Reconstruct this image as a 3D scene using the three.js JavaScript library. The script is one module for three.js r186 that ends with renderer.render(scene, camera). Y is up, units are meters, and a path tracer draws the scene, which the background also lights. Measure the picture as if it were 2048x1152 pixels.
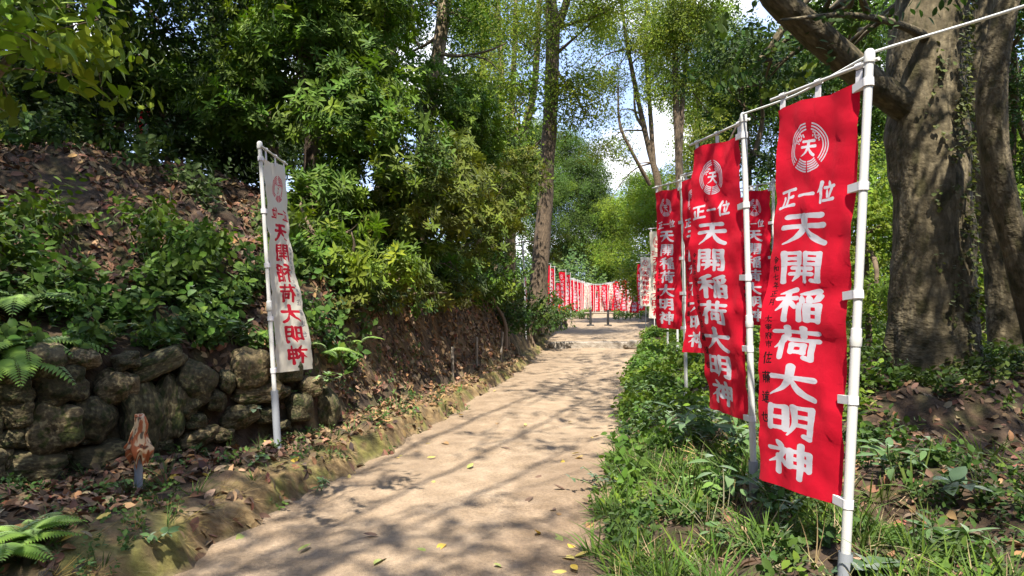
import * as THREE from 'three';
import { mergeGeometries } from 'three/addons/utils/BufferGeometryUtils.js';
import { createNoise2D, createNoise3D } from 'simplex-noise';

// ------------------------------------------------------------------ camera, sky, sun, exposure
const EYE = 1.55, F = 1357;                       // eye height, focal length in photo pixels
const scene = new THREE.Scene();
const camera = new THREE.PerspectiveCamera(2 * Math.atan(576 / F) * 180 / Math.PI, 16 / 9, 0.05, 400);
camera.position.set(0, EYE, 0);
camera.lookAt(0, EYE, -10);
const renderer = new THREE.WebGLRenderer({ antialias: true });
renderer.toneMapping = THREE.LinearToneMapping;
renderer.toneMappingExposure = 2.6;
renderer.shadowMap.enabled = true;
const SUN = new THREE.Vector3(-0.05, 0.86, 0.5).normalize();
const sun = new THREE.DirectionalLight(new THREE.Color(1, 0.93, 0.82), 4.6);
sun.position.copy(SUN).multiplyScalar(80); sun.target.position.set(0, 0, 0);
sun.castShadow = true; sun.shadow.mapSize.set(2048, 2048);
Object.assign(sun.shadow.camera, { left: -45, right: 45, top: 45, bottom: -45, near: 1, far: 200 });
scene.add(sun, sun.target);

function mulberry(a) { return () => { a |= 0; a = a + 0x6D2B79F5 | 0; let t = Math.imul(a ^ a >>> 15, 1 | a); t = t + Math.imul(t ^ t >>> 7, 61 | t) ^ t; return ((t ^ t >>> 14) >>> 0) / 4294967296; }; }
let rnd = mulberry(7);
const rr = (a, b) => a + (b - a) * rnd();
const n2 = createNoise2D(mulberry(11)), n3 = createNoise3D(mulberry(12));
const fbm2 = (x, y, o = 4) => { let s = 0, a = 0.5; for (let i = 0; i < o; i++) { s += a * n2(x, y); x = x * 2.03 + 11.3; y = y * 2.03 - 7.1; a *= 0.5; } return s; };
const fbm3 = (x, y, z, o = 4) => { let s = 0, a = 0.5; for (let i = 0; i < o; i++) { s += a * n3(x, y, z); x *= 2.03; y *= 2.03; z *= 2.03; a *= 0.5; } return s; };
const clamp = THREE.MathUtils.clamp, lerp = THREE.MathUtils.lerp;
const ss = (a, b, x) => { const t = clamp((x - a) / (b - a), 0, 1); return t * t * (3 - 2 * t); };
const V = (x, y, z) => new THREE.Vector3(x, y, z);
const UPV = V(0, 1, 0);

{ // partly cloudy sky
  const w = 1024, h = 512, data = new Float32Array(w * h * 4);
  for (let j = 0; j < h; j++) {
    const el = ((j + 0.5) / h - 0.5) * Math.PI, y = Math.sin(el);
    for (let i = 0; i < w; i++) {
      const az = ((i + 0.5) / w - 0.5) * 2 * Math.PI, x = Math.cos(az) * Math.cos(el), z = Math.sin(az) * Math.cos(el);
      const g = Math.pow(clamp(1 - Math.max(y, 0), 0, 1), 2.2);
      let r = lerp(0.20, 0.62, g), gg = lerp(0.36, 0.76, g), b = lerp(0.82, 1.0, g);
      const k = 1.1 / (Math.max(y, 0) + 0.35);
      const c = ss(0.06, 0.46, fbm3(x * k * 2.1 + 3, y * 1.5 + 1.7, z * k * 2.1, 6) + 0.08);
      const lit = 1.25 + 0.25 * n3(x * 4, y * 4, z * 4);
      r = lerp(r, lit, c * 0.92); gg = lerp(gg, lit * 1.0, c * 0.92); b = lerp(b, lit * 1.03, c * 0.92);
      const o = (j * w + i) * 4; data[o] = r * 0.72; data[o + 1] = gg * 0.72; data[o + 2] = b * 0.72; data[o + 3] = 1;
    }
  }
  const t = new THREE.DataTexture(data, w, h, THREE.RGBAFormat, THREE.FloatType);
  t.mapping = THREE.EquirectangularReflectionMapping; t.magFilter = THREE.LinearFilter; t.needsUpdate = true;
  scene.background = t; scene.environment = t;
  scene.environmentIntensity = 1; scene.backgroundIntensity = 1;
}

// ------------------------------------------------------------------ helpers
const names = new Map();
function numbered(n) { const k = names.get(n) ?? 0; names.set(n, k + 1); return k ? n + '_' + String(k).padStart(3, '0') : n; }
function tag(o, label, category, group, kind) {
  if (label) o.userData.label = label; if (category) o.userData.category = category;
  if (group) o.userData.group = group; if (kind) o.userData.kind = kind; return o;
}
function thing(name, label, category, pos = V(0, 0, 0), group) {
  const g = new THREE.Group(); g.name = numbered(name); g.position.copy(pos); scene.add(g); return tag(g, label, category, group);
}
function mesh(name, geo, mat, parent = scene) {
  const m = new THREE.Mesh(geo, mat); m.name = parent === scene ? numbered(name) : name; m.castShadow = m.receiveShadow = true; parent.add(m); return m;
}
function inst(name, geo, mat, list, parent = scene) {
  const m = new THREE.InstancedMesh(geo, mat, list.length); m.name = parent === scene ? numbered(name) : name;
  const c = new THREE.Color();
  list.forEach((e, i) => { m.setMatrixAt(i, e.m); m.setColorAt(i, c.setRGB(e.c[0], e.c[1], e.c[2])); });
  m.castShadow = m.receiveShadow = true; m.userData.kind = 'stuff'; parent.add(m); return m;
}
// a point of the world seen at photo pixel (u, v) at depth d metres
const at = (u, v, d) => V((u - 1024) / F * d, EYE - (v - 576) / F * d, -d);
const Q = new THREE.Quaternion(), M4 = () => new THREE.Matrix4();
function pose(p, dir, s, roll) { // +Y of the geometry along dir
  const q = new THREE.Quaternion().setFromUnitVectors(UPV, dir.clone().normalize());
  q.multiply(Q.setFromAxisAngle(UPV, roll)); return M4().compose(p, q, typeof s === 'number' ? V(s, s, s) : s);
}
const smoothGeo = (g) => { g.computeVertexNormals(); return g; };
function geoFrom(pos, idx, uv) {
  const g = new THREE.BufferGeometry(); g.setAttribute('position', new THREE.Float32BufferAttribute(pos, 3));
  if (uv) g.setAttribute('uv', new THREE.Float32BufferAttribute(uv, 2)); g.setIndex(idx); g.computeVertexNormals(); return g;
}
// tapered tube through points with radii; uv in metres
function tube(pts, radii, sides = 8, step = 0.12, rough = 0, flare = 0) {
  const curve = new THREE.CatmullRomCurve3(pts, false, 'centripetal'), L = curve.getLength(), n = Math.max(2, Math.min(140, Math.round(L / step)));
  const pos = [], idx = [], uv = []; let nrm = null, prev = null;
  for (let i = 0; i <= n; i++) {
    const t = i / n, p = curve.getPoint(t), tg = curve.getTangent(t);
    if (!nrm) { nrm = Math.abs(tg.y) < 0.9 ? V(0, 1, 0).cross(tg).normalize() : V(1, 0, 0).cross(tg).normalize(); }
    else { nrm.addScaledVector(tg, -nrm.dot(tg)).normalize(); }
    const bi = tg.clone().cross(nrm), k = t * (radii.length - 1), k0 = Math.min(Math.floor(k), radii.length - 2), r = lerp(radii[k0], radii[k0 + 1], k - k0);
    for (let j = 0; j <= sides; j++) {
      const a = (j % sides) / sides * Math.PI * 2, ca = Math.cos(a), sa = Math.sin(a);
      let R = r;
      if (rough) R *= 1 + rough * (fbm3(ca * 1.3 + p.x, p.y * 0.9, sa * 1.3 + p.z, 3) * 1.3);
      if (flare) R *= 1 + flare * Math.exp(-t * L / 0.35) * (0.55 + 0.45 * Math.sin(a * 5 + p.x * 9));
      pos.push(p.x + (nrm.x * ca + bi.x * sa) * R, p.y + (nrm.y * ca + bi.y * sa) * R, p.z + (nrm.z * ca + bi.z * sa) * R);
      uv.push(j / sides * Math.max(0.06, 2 * Math.PI * radii[0]), t * L);
    }
    prev = p;
  }
  const c = sides + 1;
  for (let i = 0; i < n; i++) for (let j = 0; j < sides; j++) { const a = i * c + j, b = a + 1, d = a + c, e = d + 1; idx.push(a, d, b, b, d, e); }
  const top = pos.length / 3; pos.push(prev.x, prev.y, prev.z); uv.push(0, L); for (let j = 0; j < sides; j++) idx.push(n * c + j, top, n * c + j + 1);
  const g = geoFrom(pos, idx, uv);
  const N = g.attributes.normal; // close the seam
  for (let i = 0; i <= n; i++) { const a = i * c, b = a + sides, v = V(N.getX(a) + N.getX(b), N.getY(a) + N.getY(b), N.getZ(a) + N.getZ(b)).normalize(); N.setXYZ(a, v.x, v.y, v.z); N.setXYZ(b, v.x, v.y, v.z); }
  return g;
}
// leaf along +Z, upper face +Y
function leaf(L, W, seg = 2, fold = 0.25, curl = 0.15, tip = 0.9) {
  const pos = [0, 0, 0], idx = [], uv = [0.5, 0];
  for (let i = 1; i <= seg; i++) {
    const t = i / (seg + 1), w = W * 0.5 * Math.pow(Math.sin(Math.PI * Math.pow(t, tip)), 0.85), y = -curl * L * t * t;
    pos.push(0, y, t * L, -w, y + fold * w, t * L, w, y + fold * w, t * L); uv.push(0.5, t, 0, t, 1, t);
  }
  pos.push(0, -curl * L, L); uv.push(0.5, 1);
  idx.push(0, 2, 1, 0, 1, 3);
  for (let i = 1; i < seg; i++) { const a = 1 + (i - 1) * 3, b = a + 3; idx.push(a, a + 1, b + 1, a, b + 1, b, a, b, b + 2, a, b + 2, a + 2); }
  const a = 1 + (seg - 1) * 3, e = 1 + seg * 3; idx.push(a, a + 1, e, a, e, a + 2);
  return geoFrom(pos, idx, uv);
}
function put(g, p, q, s = 1) { return g.clone().applyMatrix4(M4().compose(p, q, V(s, s, s))); }
function aim(dir, roll = 0) { // leaf +Z along dir, +Y as far up as it can
  const z = dir.clone().normalize(), x = V(0, 1, 0).cross(z); if (x.lengthSq() < 1e-4) x.set(1, 0, 0); x.normalize(); const y = z.clone().cross(x);
  return new THREE.Quaternion().setFromRotationMatrix(M4().makeBasis(x, y, z)).multiply(new THREE.Quaternion().setFromAxisAngle(V(0, 0, 1), roll));
}
const sprigSeed = (s) => { rnd = mulberry(s); };
// whorl of lance leaves at the end of a twig (twig up +Y)
function whorl(n, L, W, seg, spread = 0.55) {
  const gs = [];
  for (let i = 0; i < n; i++) {
    const a = i * 2.4 + rr(-0.3, 0.3), h = (i / n) * 0.8 * L, el = spread + rr(-0.35, 0.3) - (1 - i / n) * 0.5;
    gs.push(put(leaf(L * rr(0.75, 1.1), W * rr(0.85, 1.1), seg, 0.28, rr(0.05, 0.25)), V(0, h, 0), aim(V(Math.cos(a) * Math.cos(el), Math.sin(el), Math.sin(a) * Math.cos(el)), rr(-0.4, 0.4)), 1));
  }
  return mergeGeometries(gs);
}
// twig with leaves in two ranks
function twigSprig(n, len, L, W, seg) {
  const gs = [];
  for (let i = 0; i < n; i++) {
    const t = (i + 0.5) / n, side = i % 2 ? 1 : -1, a = rr(-0.5, 0.5) + (side > 0 ? 0 : Math.PI);
    gs.push(put(leaf(L * rr(0.7, 1.1), W * rr(0.8, 1.1), seg, 0.2, rr(0, 0.25)), V(rr(-0.02, 0.02), t * len, rr(-0.02, 0.02)), aim(V(Math.cos(a), rr(0.1, 0.9), Math.sin(a) + rr(-0.4, 0.4)), rr(-0.8, 0.8)), 1));
  }
  return mergeGeometries(gs);
}
// loose ball of leaves, for far crowns
function puff(n, R, L, W, seg = 1) {
  const gs = [];
  for (let i = 0; i < n; i++) {
    const d = V(rr(-1, 1), rr(-0.7, 0.9), rr(-1, 1)).normalize();
    gs.push(put(leaf(L * rr(0.6, 1.2), W * rr(0.7, 1.2), seg, 0.2, 0.1), d.clone().multiplyScalar(R * Math.cbrt(rr(0.05, 1))), aim(V(d.x + rr(-0.8, 0.8), d.y * 0.4 + rr(-0.7, 0.6), d.z + rr(-0.8, 0.8)), rr(-0.7, 0.7)), 1));
  }
  return mergeGeometries(gs);
}
sprigSeed(101);
const G = {
  laurel: [whorl(13, 0.115, 0.034, 3), whorl(10, 0.13, 0.036, 3, 0.4)],
  broad: [twigSprig(12, 0.34, 0.085, 0.042, 2), twigSprig(9, 0.3, 0.1, 0.05, 2)],
  fine: [twigSprig(16, 0.34, 0.06, 0.03, 1)],
  puff: [puff(30, 0.3, 0.095, 0.05), puff(26, 0.34, 0.11, 0.055)],
  farpuff: [puff(34, 0.5, 0.17, 0.1)],
};

// ------------------------------------------------------------------ textures and materials
function tex(w, h, fn, srgb, rx = 1, ry = 1) {
  const d = new Uint8Array(w * h * 4);
  for (let y = 0; y < h; y++) for (let x = 0; x < w; x++) { const c = fn(x / w, y / h), o = (y * w + x) * 4; for (let k = 0; k < 3; k++) d[o + k] = clamp((c.length ? c[k] : c) * 255, 0, 255); d[o + 3] = 255; }
  const t = new THREE.DataTexture(d, w, h); t.wrapS = t.wrapT = THREE.RepeatWrapping; t.magFilter = THREE.LinearFilter; t.minFilter = THREE.LinearMipmapLinearFilter; t.generateMipmaps = true;
  if (srgb) t.colorSpace = THREE.SRGBColorSpace; t.repeat.set(rx, ry); t.needsUpdate = true; return t;
}
// noise that tiles: blends the four shifted copies
const tile = (f) => (u, v) => { const a = ss(0, 1, u), b = ss(0, 1, v); return lerp(lerp(f(u + 1, v + 1), f(u, v + 1), a), lerp(f(u + 1, v), f(u, v), a), b); };
const hash = (x, y) => { const s = Math.sin(x * 127.1 + y * 311.7) * 43758.5453; return s - Math.floor(s); };
const soilN = tile((u, v) => fbm2(u * 14, v * 14, 5)), soilC = tile((u, v) => fbm2(u * 3, v * 3, 3));
const soilMap = tex(768, 768, (u, v) => { const g = hash(Math.floor(u * 768), Math.floor(v * 768)), n = 0.78 + 0.32 * soilN(u, v) + 0.22 * soilC(u, v) + (g - 0.5) * 0.16; return [n, n * 0.985, n * 0.96]; }, true);
const soilBump = tex(768, 768, (u, v) => 0.5 + 0.5 * soilN(u, v) + 0.1 * (hash(Math.floor(u * 768), Math.floor(v * 768)) - 0.5), false);
const sandN = tile((u, v) => fbm2(u * 40, v * 40, 4)), sandC = tile((u, v) => fbm2(u * 5, v * 5, 4));
const sandMap = tex(1024, 1024, (u, v) => {
  const g = hash(Math.floor(u * 1024), Math.floor(v * 1024)), g2 = hash(Math.floor(u * 512) + 9, Math.floor(v * 512) + 3);
  let n = 0.80 + 0.12 * sandN(u, v) + 0.16 * sandC(u, v) + (g - 0.5) * 0.14; if (g2 > 0.985) n -= 0.22; if (g2 < 0.012) n += 0.15; return [n, n * (0.985 + 0.02 * sandC(u, v)), n * (0.96 + 0.05 * sandC(u, v))];
}, true);
const sandBump = tex(1024, 1024, (u, v) => 0.5 + 0.25 * sandN(u, v) + 0.35 * sandC(u, v) + 0.2 * (hash(Math.floor(u * 512) + 9, Math.floor(v * 512) + 3) - 0.5), false);
const barkN = tile((u, v) => fbm2(u * 16, v * 5, 5)), barkP = tile((u, v) => fbm2(u * 4, v * 3, 4));
const barkMap = tex(512, 512, (u, v) => { const n = 0.68 + 0.4 * barkN(u, v) + 0.15 * barkP(u, v); return [n, n * 0.95, n * 0.87]; }, true, 1.6, 1.2);
const barkBump = tex(512, 512, (u, v) => 0.5 + 0.7 * Math.abs(barkN(u, v)) + 0.2 * barkP(u, v), false, 1.6, 1.2);
const smoothBark = tex(512, 512, (u, v) => { const n = 0.7 + 0.25 * barkN(u, v), p = ss(0.05, 0.22, barkP(u, v)), q = ss(0.08, 0.3, -barkP(u * 1, v)); return [n * lerp(1, 1.25, p) * lerp(1, 0.7, q), n * lerp(0.95, 1.2, p) * lerp(1, 0.72, q), n * lerp(0.85, 1.12, p) * lerp(1, 0.55, q)]; }, true, 1, 0.8);
const stoneN = tile((u, v) => fbm2(u * 9, v * 9, 5)), stoneP = tile((u, v) => fbm2(u * 3 + 5, v * 3, 4));
const stoneMap = tex(512, 512, (u, v) => { const n = 0.72 + 0.4 * stoneN(u, v), m = ss(0.0, 0.3, stoneP(u, v)), l = ss(0.25, 0.45, stoneN(u, v) - stoneP(u, v)); return [lerp(n, n * 0.62, m) + l * 0.2, lerp(n * 0.95, n * 0.72, m) + l * 0.2, lerp(n * 0.82, n * 0.38, m) + l * 0.17]; }, true);
const stoneBump = tex(512, 512, (u, v) => 0.5 + 0.5 * stoneN(u, v) + 0.3 * stoneP(u, v), false);

const std = (o) => new THREE.MeshStandardMaterial(o), phy = (o) => new THREE.MeshPhysicalMaterial(o);
const leafMat = (t = 0.42, coat = 0.5, cr = 0.4) => phy({ color: 0xffffff, roughness: 0.95, transmission: t, thickness: 0, side: THREE.DoubleSide, clearcoat: coat, clearcoatRoughness: cr, specularIntensity: 0.45 });
const M = {
  leaf: leafMat(0.42, 0.12, 0.4), farLeaf: leafMat(0.45, 0.08, 0.5), grass: leafMat(0.4, 0.1, 0.45),
  dry: phy({ color: 0xffffff, roughness: 0.9, transmission: 0.12, thickness: 0, side: THREE.DoubleSide }),
  ground: std({ vertexColors: true, map: soilMap, bumpMap: soilBump, bumpScale: 0.025, roughness: 0.97 }),
  path: std({ vertexColors: true, map: sandMap, bumpMap: sandBump, bumpScale: 0.016, roughness: 0.95 }),
  bark: std({ color: new THREE.Color(0.30, 0.24, 0.185), map: barkMap, bumpMap: barkBump, bumpScale: 0.02, roughness: 0.95 }),
  darkBark: std({ color: new THREE.Color(0.17, 0.13, 0.10), map: barkMap, bumpMap: barkBump, bumpScale: 0.02, roughness: 0.95 }),
  paleBark: std({ color: new THREE.Color(0.36, 0.30, 0.23), map: smoothBark, bumpMap: barkBump, bumpScale: 0.006, roughness: 0.9 }),
  bigBark: std({ color: new THREE.Color(0.19, 0.168, 0.112), map: smoothBark, bumpMap: stoneBump, bumpScale: 0.02, roughness: 0.92 }),
  twig: std({ color: new THREE.Color(0.16, 0.115, 0.075), roughness: 0.95 }),
  stem: std({ color: new THREE.Color(0.10, 0.15, 0.04), roughness: 0.8 }),
  white: phy({ color: new THREE.Color(0.57, 0.57, 0.545), roughness: 0.42, clearcoat: 0.15 }),
  tab: std({ color: new THREE.Color(0.66, 0.65, 0.66), roughness: 0.8, side: THREE.DoubleSide }),
  pvc: std({ color: new THREE.Color(0.27, 0.29, 0.32), roughness: 0.5 }),
  cord: std({ color: new THREE.Color(0.72, 0.74, 0.70), roughness: 0.7 }),
  stake: std({ color: new THREE.Color(0.5, 0.48, 0.46), map: barkMap, roughness: 0.85 }),
  black: std({ color: new THREE.Color(0.03, 0.028, 0.026), roughness: 0.7 }),
  concrete: std({ color: new THREE.Color(0.42, 0.37, 0.31), map: sandMap, bumpMap: stoneBump, bumpScale: 0.02, roughness: 0.95 }),
  stones: [[0.19, 0.17, 0.115], [0.15, 0.14, 0.09], [0.25, 0.21, 0.145], [0.12, 0.11, 0.07]].map((c) => std({ color: new THREE.Color(...c), map: stoneMap, bumpMap: stoneBump, bumpScale: 0.012, roughness: 0.95 })),
};

// ------------------------------------------------------------------ terrain
const interp = (k) => (d) => { if (d <= k[0][0]) return k[0][1]; for (let i = 1; i < k.length; i++) if (d <= k[i][0]) { const t = (d - k[i - 1][0]) / (k[i][0] - k[i - 1][0]); return lerp(k[i - 1][1], k[i][1], t); } return k[k.length - 1][1]; };
const xlK = interp([[-8, -2.9], [0, -2.55], [3.65, -1.87], [4.39, -1.63], [5.55, -1.38], [6.92, -0.99], [9.18, -0.5], [12.8, 0.2], [18.4, 1.05], [27, 1.95], [36, 2.6], [70, 3]]);
const xrK = interp([[-8, 0.3], [0, 0.42], [3.65, 0.46], [4.44, 0.58], [6.92, 1.08], [10.8, 1.85], [17, 3.25], [27, 5.4], [36, 6.0], [70, 6]]);
const xl = (d) => (xlK(d - 0.5) + xlK(d) + xlK(d + 0.5)) / 3 + 0.07 * n2(d * 1.3, 3) + 0.03 * n2(d * 5, 9);
const xr = (d) => (xrK(d - 0.5) + xrK(d) + xrK(d + 0.5)) / 3 + 0.09 * n2(d * 1.1, 20) + 0.03 * n2(d * 4.5, 29);
const BASE = [[-6.6, -8], [-5.6, 0], [-4.3, 3.25], [-3.3, 4.35], [-2.72, 5.03], [-2.2, 5.52], [-1.72, 6.0], [-1.35, 7.5], [-0.88, 9.5], [-0.25, 12], [0.7, 18], [1.5, 27], [2, 36], [2, 80]];
function bankDist(x, d) { // signed distance to the foot of the bank (left positive) and the foot's own depth
  let best = 1e9, sd = 0, fd = 0;
  for (let i = 1; i < BASE.length; i++) {
    const [ax, ad] = BASE[i - 1], [bx, bd] = BASE[i], ex = bx - ax, ed = bd - ad, t = clamp(((x - ax) * ex + (d - ad) * ed) / (ex * ex + ed * ed), 0, 1), px = ax + ex * t, pd = ad + ed * t, q = (x - px) ** 2 + (d - pd) ** 2;
    if (q < best) { best = q; fd = pd; sd = ((x - px) * ed - (d - pd) * ex) < 0 ? 1 : -1; }
  }
  return [Math.sqrt(best) * sd, fd];
}
const stepUp = (d) => 0.16 * ss(17.35, 17.5, d);
function H(x, d, info) {
  const L = xl(d), R = xr(d); let y = stepUp(d) + 0.02 * n2(x * 0.8, d * 0.8) + 0.008 * n2(x * 3.1, d * 2.3);
  let soil = 0, moss = 0, cut = 0;
  if (x < L) {
    const t = L - x, hh = (0.25 + 0.07 * n2(d * 0.9, 50)) * lerp(1, 0.55, ss(9, 15, d));
    y += hh * (0.7 * ss(0, 0.13, t) + 0.3 * ss(0.05, 0.4, t)) + 0.05 * Math.min(t, 2);
    const e = 0.16 * n2(x * 2.1, d * 1.6 + 5) + 0.1 * n2(x * 6, d * 5); moss = ss(0.0, 0.04, t) * (1 - ss(0.12, 0.42, t + e)); soil = ss(0.12, 0.42, t + e);
    const [s, fd] = bankDist(x, d);
    if (s > 0) {
      const wf = 1 - ss(6.0, 6.9, fd), c = lerp(lerp(0.95, 0.5, ss(10, 17, fd)), 0.52, wf);
      const ridge = lerp(2.65, 2.2, ss(10, 22, fd));
      const w = lerp(0.5, 0.12, wf);
      y += c * ss(0, w, s) + (ridge - c) * Math.pow(ss(-1.2, 3.2, s) * 1.06 - 0.06 * 1, 1.25) - 0.08 * Math.max(0, s - 4);
      y += (0.16 * fbm2(x * 1.1, d * 1.1, 3) + 0.05 * n2(x * 4, d * 4)) * ss(0.1, 0.8, s);
      cut = (1 - wf) * ss(0.02, 0.1, s) * (1 - ss(0.5, 0.9, s)); y += cut * (0.10 * fbm2(x * 5, d * 5, 3) + 0.05 * n2(x * 11, d * 11));
    }
    y += 0.03 * n2(x * 2.7, d * 2.7) * ss(0.1, 0.5, t) + (0.017 * n2(x * 6, d * 6) + 0.012 * n2(x * 15, d * 15)) * ss(0.03, 0.12, t) * (1 - 0.6 * ss(0.5, 0.9, t));
  } else if (x > R) {
    const t = x - R;
    y += 0.10 * ss(0, 0.22, t) + 0.24 * ss(0.15, 1.2, t) * lerp(1, 0.35, ss(12, 18, d)) + (0.04 * n2(x * 2.3, d * 2.3) + 0.09 * n2(x * 0.7, d * 0.7)) * ss(0.2, 0.8, t);
    const q = Math.hypot((x - 3.95) * 0.85, d - 6.75); y += 0.42 * (1 - ss(0.95, 1.75, q + 0.12 * n2(x * 2, d * 2)));
    y += 0.2 * ss(1.8, 3, x) * (1 - ss(3.5, 5, d)); y -= 0.35 * ss(8, 13, d) * ss(1.6, 4, t);
    soil = ss(0.05, 0.4, t);
  }
  if (info) { info.soil = soil; info.moss = moss; info.cut = cut; }
  return y;
}
function hit(u, v, from = 2) { // depth at which the view through photo pixel (u, v) meets the ground
  for (let d = from; d < 40; d += 0.02) if (EYE - (v - 576) / F * d < H((u - 1024) / F * d, d)) return d; return 40;
}
const ground = (x, d) => V(x, H(x, d), -d);
function normalAt(x, d) { const e = 0.06; return V(H(x - e, d) - H(x + e, d), 2 * e, -(H(x, d - e) - H(x, d + e))).normalize(); }
{
  const rows = []; for (let d = -8; d < 75;) { rows.push(d); d += d < 1.5 ? 0.4 : d < 9 ? 0.055 : d < 20 ? 0.085 : d < 32 ? 0.3 : 1.5; }
  const out = [0, 0.02, 0.045, 0.07, 0.1, 0.13, 0.165, 0.2, 0.25, 0.3, 0.36, 0.42]; for (let t = 0.5; t < 6; t += 0.085) out.push(t); for (let t = 6; t < 60; t *= 1.18) out.push(t);
  const NP = 26, cols = out.length * 2 + NP - 1, pos = [], uv = [], col = [], idx = [], info = {};
  const c = V(0, 0, 0);
  rows.forEach((d) => {
    const L = xl(d), R = xr(d), xs = [...out.slice().reverse().map((t) => L - t), ...Array.from({ length: NP - 1 }, (_, i) => lerp(L, R, (i + 1) / NP)), ...out.map((t) => R + t)];
    xs.forEach((x) => {
      const y = H(x, d, info); pos.push(x, y, -d); uv.push(x / 1.4, (d + y * 0.8) / 1.4);
      const a = fbm2(x * 1.7, d * 1.7, 4), b = fbm2(x * 5 + 40, d * 5 + y * 4, 3);
      c.set(0.40, 0.30, 0.20);                                                              // bare sand
      c.lerp(V(0.09, 0.058, 0.035).multiplyScalar(1 + 0.35 * a), info.soil);                 // humus
      if (info.moss) c.lerp(V(0.36, 0.25, 0.115).multiplyScalar(1 + 0.4 * b).lerp(V(0.25, 0.245, 0.06), ss(0.0, 0.3, a + 0.6 * b)), info.moss * 0.95); // earth edge, mossy
      if (info.cut) c.lerp(V(0.21, 0.13, 0.058).multiplyScalar(1 + 0.7 * b), info.cut * ss(-0.35, 0.1, a + b));
      if (info.soil) c.lerp(V(0.13, 0.14, 0.04), info.soil * 0.5 * ss(0.1, 0.35, b - a * 0.3));
      col.push(c.x, c.y, c.z);
    });
  });
  for (let i = 0; i + 1 < rows.length; i++) for (let j = 0; j + 1 < cols; j++) { const a = i * cols + j, b = a + cols; idx.push(a, a + 1, b, a + 1, b + 1, b); }
  const g = geoFrom(pos, idx, uv); g.setAttribute('color', new THREE.Float32BufferAttribute(col, 3));
  tag(mesh('ground', g, M.ground), 'brown earth ground with mossy cut edge and wooded bank', 'ground', null, 'structure');
  // trodden sandy path
  const pp = [], pu = [], pi = [], pk = [], K = 48; let k = 0; const pr = rows.filter((d) => d > -7 && d < 60);
  pr.forEach((d) => {
    const L = xl(d) - 0.01, R = xr(d) + 0.10 + 0.07 * n2(d * 3.3, 77);
    for (let j = 0; j <= K; j++) {
      const x = lerp(L, R, j / K), e = Math.min(j, K - j) / K; let y = H(x, d) + 0.007;
      y += -0.02 * ss(0.02, 0.2, e) * (0.5 + 0.5 * n2(x * 1.6, d * 0.5)) * 0 + 0;
      y += 0.010 + 0.005 * n2(x * 6.5, d * 5) + 0.004 * n2(x * 14, d * 11);
      const br = ss(0.5, 0.05, e + 0.14 * fbm2(x * 2.2, d * 2.2, 3)) * (j > K / 2 ? 1 - ss(5.5, 7.5, d) : 0.35), g = 0.5 * fbm2(x * 0.9 + 5, d * 0.6, 3);
      const q = V(0.475, 0.362, 0.248).multiplyScalar(1 + g * 0.35).lerp(V(0.27, 0.185, 0.115), br * 0.75); pk.push(q.x, q.y, q.z);
      pp.push(x, y, -d); pu.push(x / 1.6, d / 1.6);
    }
  });
  for (let i = 0; i + 1 < pr.length; i++) for (let j = 0; j < K; j++) { const a = i * (K + 1) + j, b = a + K + 1; pi.push(a, a + 1, b, a + 1, b + 1, b); }
  const pg = geoFrom(pp, pi, pu); pg.setAttribute('color', new THREE.Float32BufferAttribute(pk, 3));
  tag(mesh('path', pg, M.path), 'pale trodden sandy path running up between the banners', 'path', null, 'structure');
}

// ------------------------------------------------------------------ stone wall at the foot of the left bank
function rock(seed, ex = 2.6) { // rounded irregular block of unit radius
  const g = new THREE.IcosahedronGeometry(1, 7), p = g.attributes.position, v = V(0, 0, 0), uv = [];
  for (let i = 0; i < p.count; i++) {
    v.fromBufferAttribute(p, i).normalize();
    const k = Math.pow(Math.abs(v.x) ** ex + Math.abs(v.y) ** ex + Math.abs(v.z) ** ex, -1 / ex);
    const r = k * (1 + 0.17 * n3(v.x * 0.9 + seed * 7, v.y * 0.9, v.z * 0.9) + 0.04 * n3(v.x * 2.6 + seed, v.y * 2.6, v.z * 2.6) + 0.012 * n3(v.x * 9, v.y * 9 + seed, v.z * 9));
    p.setXYZ(i, v.x * r, v.y * r, v.z * r);   }
  for (let i = 0; i < p.count; i += 3) {
    const c = [0, 1, 2].map((k) => V(p.getX(i + k), p.getY(i + k), p.getZ(i + k))), m = c[0].clone().add(c[1]).add(c[2]), ax = Math.abs(m.x), ay = Math.abs(m.y), az = Math.abs(m.z);
    for (const q of c) uv.push(...(az >= ax && az >= ay ? [q.x, q.y] : ax >= ay ? [q.z, q.y] : [q.x, q.z]).map((w, k) => w * 0.42 + seed * (k ? 0.17 : 0.31)));
  }
  g.setAttribute('uv', new THREE.Float32BufferAttribute(uv, 2)); g.computeVertexNormals();
  // weld normals: icosahedron is unindexed
  const key = new Map(), N = g.attributes.normal;
  for (let i = 0; i < p.count; i++) { const s = [p.getX(i), p.getY(i), p.getZ(i)].map((q) => q.toFixed(4)).join(); if (!key.has(s)) key.set(s, [V(0, 0, 0), []]); const e = key.get(s); e[0].x += N.getX(i); e[0].y += N.getY(i); e[0].z += N.getZ(i); e[1].push(i); }
  for (const [n, l] of key.values()) { n.normalize(); for (const i of l) N.setXYZ(i, n.x, n.y, n.z); }
  return g;
}
const rocks = [0, 1, 2, 3, 4, 5, 6, 7].map((s) => rock(s + 1, [2.6, 3.2, 2.3, 4][s % 4]));
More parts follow.
